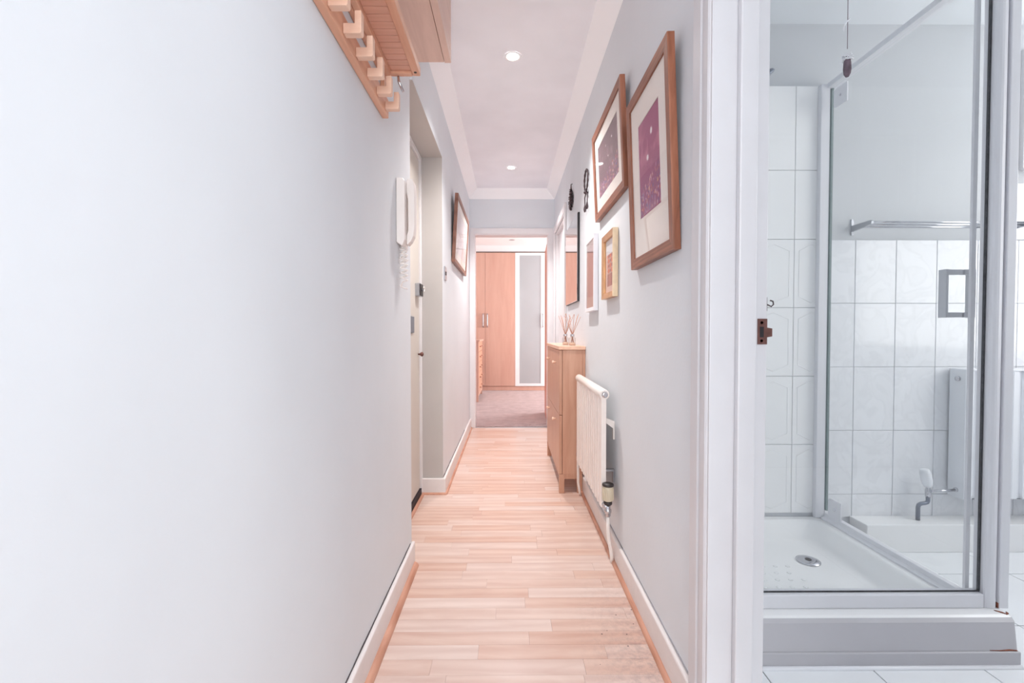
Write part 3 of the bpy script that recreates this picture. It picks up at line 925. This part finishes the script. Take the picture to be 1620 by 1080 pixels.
# ------------------------------------------------------------------ entry phone
ph = empty('entry_phone', (LX, 1.75, 1.33), 'white wall entry phone with handset and curly cord', 'entry phone')
MB().prism([(LX + 0.001, 1.335), (-0.398, 1.322), (-0.388, 1.345), (-0.388, 1.563), (-0.395, 1.574), (LX + 0.001, 1.574)], 'y', 1.705, 1.79).build('base', M['plastic'], ph, bevel=0.003)
hs = [(-0.3875, 1.572), (-0.385, 1.579), (-0.366, 1.579), (-0.360, 1.566), (-0.357, 1.54), (-0.357, 1.40), (-0.362, 1.365), (-0.371, 1.345), (-0.385, 1.33), (-0.3875, 1.335),
      (-0.3875, 1.365), (-0.382, 1.385), (-0.3825, 1.50), (-0.3875, 1.53)]
MB().prism(hs, 'y', 1.735, 1.78).build('handset', M['plastic'], ph, bevel=0.004, seg=3)
pts = []
r_h = 0.0125
turns = 16
for i in range(turns * 12 + 1):
    t = i / (turns * 12)
    a = 2 * PI * turns * t
    # the coil hangs in a loop below the phone
    if t < 0.5:
        s_ = t / 0.5; cy_, cz_ = 1.742, 1.325 - 0.145 * s_
        ux, uy, uz = math.cos(a), math.sin(a), 0
    else:
        s_ = (t - 0.5) / 0.5; cy_, cz_ = 1.765, 1.18 + 0.155 * s_
        ux, uy, uz = math.cos(a), math.sin(a), 0
    if 0.46 < t < 0.54:
        q = (t - 0.46) / 0.08; cy_ = 1.742 + 0.023 * q; cz_ = 1.182 - 0.016 * math.sin(PI * q)
    pts.append((-0.402 + r_h * ux, cy_ + r_h * uy, cz_ + 0.002 * uz))
MB().tube(pts, 0.0024, 6).build('curly_cord', M['plastic'], ph)

# ------------------------------------------------------------------ light switch by the recess corner
ls = empty('light_switch', (LXF, 2.9, 1.37), 'small metal switch plate beside the entrance recess', 'light switch')
lp = bx('plate', M['steel'], (LXF + 0.0005, LXF + 0.006, 2.875, 2.96, 1.33, 1.415), ls, bevel=0.001)
bx('rocker', M['dark'], (LXF + 0.0065, LXF + 0.010, 2.905, 2.925, 1.362, 1.384), ls)

# ------------------------------------------------------------------ framed pictures
def paint_grid(name, w, h, fn, nx, ny, Mx, parent):
    me = bpy.data.meshes.new(name)
    vs, fs_ = [], []
    for j in range(ny + 1):
        for i in range(nx + 1):
            vs.append((w * (i / nx - 0.5), 0.0, h * (j / ny)))
    for j in range(ny):
        for i in range(nx):
            a = j * (nx + 1) + i
            fs_.append((a, a + 1, a + nx + 2, a + nx + 1))
    me.from_pydata([tuple(Mx @ Vector(v)) for v in vs], [], fs_)
    ca = me.color_attributes.new('paint', 'FLOAT_COLOR', 'POINT')
    for j in range(ny + 1):
        for i in range(nx + 1):
            c_ = lin(fn(i / nx, j / ny))
            ca.data[j * (nx + 1) + i].color = (*c_, 1)
    me.materials.append(M['art'])
    o = bpy.data.objects.new(name, me)
    COL.objects.link(o)
    o.parent = parent
    o.location = -parent.location
    return o

from mathutils import noise as mn
def fbm(x, y, s, o=4):
    v, a, t = 0, 1, 0
    for k in range(o):
        v += a * mn.noise(Vector((x * s, y * s, 3.7 + k))); t += a; a *= 0.55; s *= 2
    return v / t
def mixc(a, b, t):
    t = max(0, min(1, t))
    return tuple(a[i] * (1 - t) + b[i] * t for i in range(3))

def city_art(base, cloud, low, moons, seed, horizon=0.42, asp=0.7):
    r = random.Random(seed)
    pal = [(196, 150, 190), (120, 84, 140), (214, 120, 96), (232, 205, 215), (150, 60, 90), (96, 96, 150), (226, 170, 120), (170, 90, 130)]
    blocks = []
    for k in range(230):
        x = r.uniform(-0.02, 1); yb = r.uniform(0, horizon - 0.05) * (0.6 + 0.55 * x)
        blocks.append((x, yb, r.uniform(0.015, 0.045), r.uniform(0.015, 0.045), r.choice(pal)))
    def fn(u, v):
        c_ = mixc(base, cloud, (fbm(u * asp, v, 4.5) * 1.6 - 0.05 + 0.15 * (0.8 - v)) * (1 if v < 0.85 else 0.6))
        c_ = mixc(c_, low, (horizon + 0.05 - v + 0.1 * (u - 0.5)) * 4)
        for (x, yb, w_, h_, col) in blocks:
            if x <= u <= x + w_ and yb <= v <= yb + h_: c_ = mixc(c_, col, 0.6)
        for (mx_, my_, rad) in moons:
            d = math.hypot((u - mx_) * asp, v - my_)
            if d < rad: c_ = (244, 236, 240)
            elif d < rad * 1.5: c_ = mixc(c_, (200, 150, 180), 0.4)
        return c_
    return fn

def framed(name, label, xw, sgn, y0, y1, z0, z1, depth, lean, fw, mats, mountw, art, artres, rebate=0.004, pane='pane', mount_mat='mount', cat='picture'):
    """picture hung on a side wall. xw: wall plane; sgn -1 when it faces -x (right wall), +1 on the left wall; lean: how far the top stands off"""
    W_, H_ = y1 - y0, z1 - z0
    ang = math.asin(lean / H_)
    # local frame: X along width, Y = depth (0 back, +depth toward viewer side), Z up from lower edge
    base = Vector((xw + sgn * 0.002, (y0 + y1) / 2, z0))
    if sgn < 0:
        B = Matrix(((0, -1, 0, 0), (-1, 0, 0, 0), (0, 0, 1, 0), (0, 0, 0, 1)))   # local X -> -Y world, local Y -> -X
    else:
        B = Matrix(((0, 1, 0, 0), (-1, 0, 0, 0), (0, 0, 1, 0), (0, 0, 0, 1)))    # local X -> -Y, local Y -> +X
        B = Matrix(((0, 1, 0, 0), (1, 0, 0, 0), (0, 0, 1, 0), (0, 0, 0, 1)))
    T_ = Matrix.Translation(base) @ B @ Matrix.Rotation(-ang, 4, 'X')
    e_ = empty(name, tuple(base), label, cat)
    bx0, bx1 = -W_ / 2, W_ / 2
    def member(pts_out, pts_in, mat):
        # profile: back, outer front, inner front, inner rebate
        (ax, az), (bx_, bz) = pts_out
        (cx, cz), (dx, dz) = pts_in
        v = [(ax, 0, az), (bx_, 0, bz), (ax, depth * 0.8, az), (bx_, depth * 0.8, bz),
             (ax * 0.985 + cx * 0.015, depth, az * 0.985 + cz * 0.015), (bx_ * 0.985 + dx * 0.015, depth, bz * 0.985 + dz * 0.015),
             (cx, depth - rebate * 0.5, cz), (dx, depth - rebate * 0.5, dz), (cx, 0, cz), (dx, 0, dz)]
        m_ = MB().add(v, [(0, 1, 3, 2), (2, 3, 5, 4), (4, 5, 7, 6), (6, 7, 9, 8), (8, 9, 1, 0), (0, 2, 4, 6, 8), (1, 9, 7, 5, 3)])
        m_.xf(T_)
        m_.build('frame_member', mat, e_)
    O = [(bx0, 0), (bx1, 0), (bx1, H_), (bx0, H_)]
    I = [(bx0 + fw, fw), (bx1 - fw, fw), (bx1 - fw, H_ - fw), (bx0 + fw, H_ - fw)]
    for k in range(4):
        member((O[k], O[(k + 1) % 4]), (I[k], I[(k + 1) % 4]), mats[k % len(mats)])
    # mount board ring, art, pane
    yb = depth - rebate - 0.004
    if mountw:
        mw, mh = mountw
        ax0, ax1, az0, az1 = bx0 + fw + mw[0], bx1 - fw - mw[1], fw + mh[0], H_ - fw - mh[1]
        oo = [(bx0 + fw, yb, fw), (bx1 - fw, yb, fw), (bx1 - fw, yb, H_ - fw), (bx0 + fw, yb, H_ - fw)]
        ii = [(ax0, yb, az0), (ax1, yb, az0), (ax1, yb, az1), (ax0, yb, az1)]
        jj = [(p[0], yb - 0.0016, p[2]) for p in ii]
        mb_ = MB().add(oo + ii + jj, [(0, 1, 5, 4), (1, 2, 6, 5), (2, 3, 7, 6), (3, 0, 4, 7), (4, 5, 9, 8), (5, 6, 10, 9), (6, 7, 11, 10), (7, 4, 8, 11)])
        mb_.xf(T_).build('mount_board', M[mount_mat], e_)
    else:
        ax0, ax1, az0, az1 = bx0 + fw, bx1 - fw, fw, H_ - fw
    if art:
        G = T_ @ Matrix.Translation(((ax0 + ax1) / 2, yb - 0.002, az0))
        if sgn < 0:
            G = G @ Matrix.Scale(1, 4)
        paint_grid('artwork', ax1 - ax0, az1 - az0, art, artres[0], artres[1], G, e_)
    MB().box(bx0 + fw - 0.0005, bx1 - fw + 0.0005, depth - rebate - 0.0018, depth - rebate - 0.0002, fw - 0.0005, H_ - fw + 0.0005).xf(T_).build('glass', M[pane], e_)
    bb = MB().box(bx0 + 0.004, bx1 - 0.004, 0.0006, 0.003, 0.004, H_ - 0.004).xf(T_)
    return e_, T_

FM = (M['frame'], M['frame_v'])
# local X runs toward -Y (the camera) on the right wall, so u = 0 is the far edge: as the viewer sees it, left edge
framed('framed_picture', 'large cherry-framed portrait print of a magenta sky over a hill town', RX, -1, 1.25, 1.68, 1.228, 1.818, 0.021, 0.022, 0.034, FM,
       ((0.075, 0.075), (0.125, 0.085)), city_art((158, 70, 114), (228, 166, 180), (144, 66, 114), ((0.63, 0.79, 0.03), (0.43, 0.57, 0.03)), 3, 0.45, 0.7), (84, 110))
framed('framed_picture', 'landscape cherry-framed dusky print left of the large magenta one', RX, -1, 1.79, 2.385, 1.57, 2.005, 0.021, 0.02, 0.034, FM,
       ((0.065, 0.065), (0.06, 0.06)), city_art((112, 84, 92), (168, 138, 148), (126, 92, 106), ((0.72, 0.78, 0.02), (0.42, 0.8, 0.015), (0.52, 0.56, 0.015)), 9, 0.4, 1.3), (110, 80))
def ornate(u, v):
    c_ = (226, 200, 190)
    if v > 0.72: c_ = (222, 222, 226)
    d = abs(u - 0.5)
    if v < 0.72 and d < 0.32 and v > 0.12:
        c_ = (196, 168, 160)
        a = math.sin(v * 34) * math.cos(u * 18)
        if a > 0.1: c_ = (214, 120, 96)
        elif a < -0.55: c_ = (150, 96, 100)
        if v < 0.36: c_ = (206, 150, 140) if math.sin(u * 44) > -0.2 else (120, 84, 88)
    return c_
framed('framed_picture', 'small gilt box-framed picture with a red figure', RX, -1, 1.97, 2.205, 1.155, 1.452, 0.024, 0.0, 0.026, (M['gold'], M['gilt_side'], M['gold'], M['gold']),
       None, ornate, (40, 60), rebate=0.010)
def faint(u, v):
    return mixc((206, 176, 176), (226, 204, 204), fbm(u, v, 3) + 0.5)
framed('framed_picture', 'white-framed pale pink picture between mirror and gilt frame', RX, -1, 2.405, 2.675, 1.115, 1.522, 0.025, 0.0, 0.02, (M['white_frame'], M['white_frame']),
       ((0.02, 0.02), (0.06, 0.02)), faint, (10, 16), pane='pane_refl')
def leftart(u, v):
    c_ = mixc((208, 196, 200), (236, 230, 232), fbm(u * 2, v, 2.5) + 0.5)
    if 0.2 < u < 0.75 and 0.25 < v < 0.55: c_ = mixc((180, 165, 172), (240, 236, 238), fbm(u * 2, v, 6) + 0.4)
    return c_
framed('framed_picture', 'brown-framed picture hung alone on the left wall beyond the recess', LXF, 1, 3.24, 4.1, 1.50, 1.985, 0.024, 0.026, 0.03, (M['frame_dk'], M['frame_dk']),
       ((0.06, 0.06), (0.06, 0.06)), leftart, (60, 40))

# frameless mirror with thin black edge
mi = empty('wall_mirror', (RX, 3.35, 1.21), 'rectangular wall mirror with a thin black edge above the shoe cabinet', 'mirror')
bx('backing', M['black'], (RX - 0.0135, RX - 0.001, 3.05, 3.668, 1.208, 1.80), mi)
bx('mirror_glass', M['mirror'], (RX - 0.0175, RX - 0.014, 3.053, 3.665, 1.211, 1.797), mi, bevel=0.002, seg=1)

# two dark wire wall ornaments
o1 = empty('wall_ornament', (RX, 3.4, 2.1), 'dark leaf-shaped beaded ornament on wall above the mirror', 'wall ornament')
pts = []
for i in range(150):
    t = i / 149
    wdt = 0.085 * math.sin(PI * min(1, t * 1.02)) ** 0.8 * (0.45 + 0.8 * t) * (1 - t ** 6)
    a = i * 0.55
    pts.append((RX - 0.014 + 0.008 * math.sin(a * 1.7), 3.40 + wdt * math.cos(a), 2.06 - 0.155 * t))
MB().tube(pts, 0.004, 5).build('beaded_leaf', M['wire'], o1)
MB().tube([(RX - 0.002, 3.4, 2.098), (RX - 0.012, 3.4, 2.096), (RX - 0.012, 3.4, 2.055)], [0.004, 0.003, 0.005], 6).build('stem', M['wire'], o1)
o2 = empty('wall_ornament', (RX, 2.735, 1.97), 'dark twisted wire ornament with a long loop, beside the dusky print', 'wall ornament')
lp_ = [(RX - 0.012, 2.735 + 0.06 * math.sin(a) * (1.0), 1.905 + 0.062 * math.cos(a)) for a in [i * 2 * PI / 24 for i in range(24)]]
MB().tube(lp_, [0.0045 + 0.002 * (i % 2) for i in range(24)], 6, closed=True).build('upper_loop', M['wire'], o2)
MB().tube([(RX - 0.002, 2.735, 1.971), (RX - 0.013, 2.735, 1.967)], 0.003, 6).build('nail', M['wire'], o2)
MB().lathe([(0.003, -0.012), (0.013, -0.004), (0.013, 0.004), (0.003, 0.012)], (RX - 0.013, 2.74, 1.835), 'z', 10).build('bead', M['wire'], o2)
for s in (-1, 1):
    MB().tube([(RX - 0.012, 2.738 + s * 0.006, 1.83), (RX - 0.012, 2.738 + s * 0.04, 1.815), (RX - 0.012, 2.738 + s * 0.04, 1.77), (RX - 0.013, 2.738 + s * 0.036, 1.742), (RX - 0.013, 2.738 + s * 0.034, 1.727)],
              [0.0035, 0.004, 0.0035, 0.009, 0.006], 7).build('prong', M['wire'], o2)

# ------------------------------------------------------------------ shoe cabinet
sc_ = empty('shoe_cabinet', (0.4, 3.25, 0), 'slim birch shoe cabinet with four flap doors against the right wall', 'cabinet')
CY0, CY1 = 2.802, 3.69
bx('side_panel', M['cab'], (0.332, 0.456, CY0, CY0 + 0.018, 0.118, 0.889), sc_, bevel=0.001)
bx('side_panel', M['cab'], (0.332, 0.456, CY1 - 0.018, CY1, 0.118, 0.889), sc_, bevel=0.001)
bx('bottom_panel', M['cab'], (0.333, 0.456, CY0 + 0.0185, CY1 - 0.0185, 0.12, 0.135), sc_)
bx('back_panel', M['cab'], (0.457, 0.4725, CY0 + 0.001, CY1 - 0.001, 0.13, 0.888), sc_)
bx('top', M['cab_top'], (0.306, 0.473, CY0 - 0.006, CY1 + 0.006, 0.890, 0.912), sc_, bevel=0.002)
for yy in (CY0, CY1 - 0.032):
    for x0 in (0.312, 0.424):
        bx('leg', M['cab'], (x0, x0 + 0.032, yy, yy + 0.032, 0.0, 0.1175), sc_, bevel=0.001)
bx('apron', M['cab'], (0.345, 0.423, CY0 + 0.004, CY0 + 0.018, 0.088, 0.1175), sc_)
bx('front_apron', M['cab'], (0.317, 0.330, CY0 + 0.0325, CY1 - 0.0325, 0.088, 0.1175), sc_)
ym = (CY0 + CY1) / 2
for (ya, yb_) in ((CY0 + 0.002, ym - 0.0015), (ym + 0.0015, CY1 - 0.002)):
    for (za, zb, zk) in ((0.120, 0.483, 0.425), (0.487, 0.887, 0.80)):
        dr = bx('door', M['cab'], (0.312, 0.330, ya, yb_, za, zb), sc_, bevel=0.0015)
        MB().lathe([(0.006, 0), (0.0055, -0.010), (0.010, -0.016), (0.011, -0.022), (0.006, -0.026)], (0.312, (ya + yb_) / 2 - 0.01, zk), 'x', 14).build('knob', M['hook'], dr)

# reed diffusers on the cabinet
def diffuser(name, label, x, y, seed, n=7):
    r = random.Random(seed)
    z0 = 0.9125
    d = empty(name, (x, y, z0), label, 'reed diffuser', 'reed diffusers on the shoe cabinet')
    prof = [(0.024, 0.0), (0.027, 0.003), (0.027, 0.046), (0.024, 0.052), (0.0105, 0.056), (0.0105, 0.062)]
    MB().lathe(prof, (x, y, z0), 'z', 4).xf(Matrix.Translation((x, y, 0)) @ Matrix.Rotation(PI / 4, 4, 'Z') @ Matrix.Translation((-x, -y, 0))).build('bottle', M['bottle'], d, bevel=0.003)
    MB().lathe([(0.022, 0.002), (0.0235, 0.004), (0.0235, 0.020)], (x, y, z0 + 0.001), 'z', 4).xf(Matrix.Translation((x, y, 0)) @ Matrix.Rotation(PI / 4, 4, 'Z') @ Matrix.Translation((-x, -y, 0))).build('scented_oil', M['liquid'], d)
    MB().lathe([(0.0125, 0.0), (0.0135, 0.002), (0.0135, 0.014), (0.012, 0.016)], (x, y, z0 + 0.058), 'z', 20).build('collar', M['chrome'], d)
    for k in range(n):
        a = 2 * PI * k / n + r.uniform(-0.3, 0.3)
        l = r.uniform(0.04, 0.058)
        MB().tube([(x - 0.012 * math.cos(a), y - 0.012 * math.sin(a), z0 + 0.008), (x, y, z0 + 0.066), (x + l * math.cos(a), y + l * math.sin(a), z0 + r.uniform(0.185, 0.21))], 0.0016, 5).build('reed', M['reed'], d)
diffuser('reed_diffuser', 'clear square reed diffuser at the front edge of the cabinet top', 0.376, 3.02, 1)
diffuser('reed_diffuser', 'clear square reed diffuser nearer the wall on the cabinet top', 0.405, 2.90, 2)

# ------------------------------------------------------------------ hall radiator
ra = empty('hall_radiator', (0.42, 2.33, 0.24), 'cream white panel radiator with rolled top on the right hall wall', 'radiator')
A0, A1 = 1.968, 2.69
radiator(ra, None, A0, A1, 0.236, 0.715, 0.399, 0.424, 12, M['rad'], 'y')
rl = MB().tube([(0.416, A0 - 0.001, 0.728), (0.416, A0 + 0.003, 0.728), (0.416, A1 - 0.003, 0.728), (0.416, A1 + 0.001, 0.728)], [0.019, 0.022, 0.022, 0.019], 20).build('top_roll', M['rad'], ra)
MB().lathe([(0.013, 0), (0.013, -0.006), (0.007, -0.007)], (0.416, A0 - 0.001, 0.728), 'y', 16).build('bleed_plug', M['chrome'], ra)
for yy in (2.02, 2.6):
    MB().prism([(0.4245, 0.62), (0.4725, 0.60), (0.4725, 0.52), (0.466, 0.52), (0.466, 0.57), (0.4245, 0.60)], 'y', yy, yy + 0.022).build('bracket', M['rad'], ra)
    MB().prism([(0.4245, 0.385), (0.4725, 0.385), (0.4725, 0.325), (0.466, 0.325), (0.466, 0.377), (0.4245, 0.377)], 'y', yy, yy + 0.022).build('bracket', M['steel'], ra)
# near valve
hv = empty('ribbed_radiator_valve', (0.43, 1.945, 0.0), 'ribbed ivory thermostatic valve on the near end of the hall radiator', 'radiator valve')
vx, vy = 0.428, 1.948
MB().lathe([(0.017, 0), (0.0215, 0.003), (0.0215, 0.058), (0.019, 0.064)], (vx, vy, 0.272), 'z', 24).build('valve_head', M['ivory'], hv)
rib = None
for k in range(16):
    a = 2 * PI * k / 16
    if rib is None:
        rib = bx('rib', M['ivory'], (0.0212, 0.0245, -0.0024, 0.0024, 0, 0.052), hv, bevel=0.0008, seg=1)
        r_ = rib
    else:
        r_ = rib.copy(); COL.objects.link(r_); r_.parent = hv
    r_.location = Vector((vx, vy, 0.277)) - hv.location
    r_.rotation_euler = (0, 0, a)
MB().lathe([(0.0235, 0), (0.0255, 0.003), (0.0245, 0.009), (0.015, 0.013)], (vx, vy, 0.3365), 'z', 24).build('cap', M['dark'], hv)
MB().lathe([(0.014, 0), (0.018, 0.004), (0.018, 0.014), (0.015, 0.017)], (vx, vy, 0.2545), 'z', 24).build('collar', M['dark'], hv)
MB().lathe([(0.009, 0), (0.0115, 0.004), (0.0115, 0.016), (0.015, 0.018), (0.015, 0.032), (0.010, 0.036), (0.012, 0.052)], (vx, vy, 0.202), 'z', 6).build('valve_body', M['chrome'], hv)
MB().tube([(vx - 0.002, vy, 0.245), (vx - 0.010, vy + 0.010, 0.246), (0.414, A0 + 0.004, 0.25)], [0.010, 0.011, 0.010], 10).build('union_nut', M['chrome'], hv)
MB().tube([(vx, vy, 0.204), (vx, vy, 0.15), (0.431, vy, 0.11), (0.441, 1.951, 0.06), (0.446, 1.953, 0.03), (0.448, 1.954, 0.0)], 0.0082, 12).build('supply_pipe', M['rad'], hv)
hp = empty('return_pipe', (0.42, 2.75, 0.0), 'white bent pipe from far end of hall radiator to the floor', 'pipe')
MB().tube([(0.414, 2.688, 0.262), (0.414, 2.715, 0.262), (0.416, 2.73, 0.25), (0.418, 2.735, 0.225), (0.42, 2.74, 0.09), (0.43, 2.755, 0.035), (0.438, 2.765, 0.0)], 0.0078, 10).build('pipe', M['rad'], hp)
MB().lathe([(0.010, 0), (0.012, 0.004), (0.012, 0.02), (0.008, 0.028)], (0.4185, 2.7355, 0.248), 'z', 12).build('lockshield_cap', M['chrome'], hp)

# ------------------------------------------------------------------ downlights
def downlight(label, y, lit=True, x=0.021, z=CZ, grp='hall ceiling downlights'):
    d = empty('ceiling_downlight', (x, y, z), label, 'downlight', grp)
    MB().add(*(lambda n=32: ([(x + r * math.cos(2 * PI * k / n), y + r * math.sin(2 * PI * k / n), zz) for r, zz in ((0.046, z - 0.0005), (0.044, z - 0.004), (0.034, z - 0.004), (0.030, z - 0.0008)) for k in range(n)],
                             [(i * n + k, i * n + (k + 1) % n, (i + 1) * n + (k + 1) % n, (i + 1) * n + k) for i in range(3) for k in range(n)]))(), smooth=True).build('bezel', M['cove'] if lit else M['steel'], d)
    MB().lathe([(0.029, 0), (0.029, -0.0022)], (x, y, z - 0.0005), 'z', 24).build('lamp', M['lamp'] if lit else M['frost'], d)
downlight('lit round downlight in the hall ceiling, nearer one', 2.442)
downlight('lit round downlight in the hall ceiling, farther one by the bedroom', 4.075)
downlight('unlit metal downlight in the bedroom ceiling', 7.25, False, 0.05, CZ, 'bedroom downlight')

# ------------------------------------------------------------------ bedroom furniture
WY = 7.7
wr = empty('wardrobe', (-0.1, WY + 0.3, 0), 'tall beech wardrobe with one frosted glass door in the bedroom', 'wardrobe')
WX = [-0.903, -0.398, 0.107, 0.613]
bx('carcass', M['ward'], (WX[0], WX[3] + 0.9, WY + 0.024, WY + 0.6, 0.008, 2.345), wr)
bx('top_edge', M['dark'], (WX[0], WX[3] + 0.9, WY + 0.002, WY + 0.6, 2.3455, 2.352), wr)
bx('kick_board', M['ward'], (WX[0], WX[3] + 0.9, WY + 0.012, WY + 0.0235, 0.008, 0.078), wr)
for i in (0, 1):
    dr = bx('door', M['ward'], (WX[i] + 0.0018, WX[i + 1] - 0.0018, WY, WY + 0.02, 0.084, 2.335), wr, bevel=0.001)
    hx = WX[1] - 0.035 if i == 0 else WX[1] + 0.035
    hd = MB().tube([(hx, WY - 0.0005, 1.085), (hx, WY - 0.022, 1.085), (hx, WY - 0.026, 1.11), (hx, WY - 0.026, 1.28), (hx, WY - 0.022, 1.305), (hx, WY - 0.0005, 1.305)], 0.009, 8)
    hd.build('handle', M['steel'], dr)
gd = MB()
x0, x1, z0, z1, f = WX[2] + 0.0018, WX[3] - 0.0018, 0.084, 2.335, 0.07
gd.add([(x0, WY, z0), (x1, WY, z0), (x1, WY, z1), (x0, WY, z1), (x0 + f, WY, z0 + f * .6), (x1 - f, WY, z0 + f * .6), (x1 - f, WY, z1 - f * .6), (x0 + f, WY, z1 - f * .6)]
       + [(x0, WY + 0.02, z0), (x1, WY + 0.02, z0), (x1, WY + 0.02, z1), (x0, WY + 0.02, z1), (x0 + f, WY + 0.02, z0 + f * .6), (x1 - f, WY + 0.02, z0 + f * .6), (x1 - f, WY + 0.02, z1 - f * .6), (x0 + f, WY + 0.02, z1 - f * .6)],
       [(0, 1, 5, 4), (1, 2, 6, 5), (2, 3, 7, 6), (3, 0, 4, 7), (8, 12, 13, 9), (9, 13, 14, 10), (10, 14, 15, 11), (11, 15, 12, 8),
        (0, 8, 9, 1), (1, 9, 10, 2), (2, 10, 11, 3), (3, 11, 8, 0), (4, 5, 13, 12), (5, 6, 14, 13), (6, 7, 15, 14), (7, 4, 12, 15)])
gdo = gd.build('glass_door_frame', M['ward_white'], wr)
bx('frosted_pane', M['frost'], (x0 + f, x1 - f, WY + 0.006, WY + 0.012, z0 + f * .6, z1 - f * .6), gdo)
hx = x1 - 0.035
MB().tube([(hx, WY - 0.0005, 1.085), (hx, WY - 0.022, 1.085), (hx, WY - 0.026, 1.11), (hx, WY - 0.026, 1.28), (hx, WY - 0.022, 1.305), (hx, WY - 0.0005, 1.305)], 0.009, 8).build('handle', M['steel'], gdo)
dr = bx('door', M['ward'], (WX[3] + 0.0018, WX[3] + 0.45, WY, WY + 0.02, 0.084, 2.335), wr, bevel=0.001)

ch = empty('chest_of_drawers', (-0.65, 6.87, 0), 'beech chest of drawers left of the bedroom wardrobe', 'chest of drawers')
X1 = -0.428
bx('side_panel', M['ward'], (-0.86, X1 - 0.002, 6.43, 6.46, 0.075, 0.862), ch)
bx('side_panel', M['ward'], (-0.86, X1 - 0.002, 7.29, 7.32, 0.075, 0.862), ch)
bx('back_panel', M['ward'], (-0.875, -0.861, 6.43, 7.32, 0.075, 0.862), ch)
bx('top', M['ward'], (-0.88, X1 + 0.018, 6.405, 7.345, 0.863, 0.887), ch, bevel=0.003)
bx('bottom_rail', M['ward'], (-0.46, X1 - 0.002, 6.4605, 7.2895, 0.085, 0.115), ch)
for (xx, yy) in ((X1 - 0.04, 6.43), (X1 - 0.04, 7.28), (-0.86, 6.43), (-0.86, 7.28)):
    bx('leg', M['ward'], (xx, xx + 0.038, yy, yy + 0.038, 0.008, 0.0745), ch)
for k in range(5):
    z0 = 0.12 + k * 0.149
    dw = bx('drawer', M['cab'], (-0.80, X1, 6.463, 7.287, z0, z0 + 0.144), ch, bevel=0.003)
    for yy in (6.68, 7.07):
        MB().lathe([(0.008, 0), (0.008, 0.012), (0.015, 0.018), (0.015, 0.024), (0.008, 0.028)], (X1 + 0.0005, yy, z0 + 0.072), 'x', 12).build('knob', M['ward'], dw)
print('planks', n_pl)
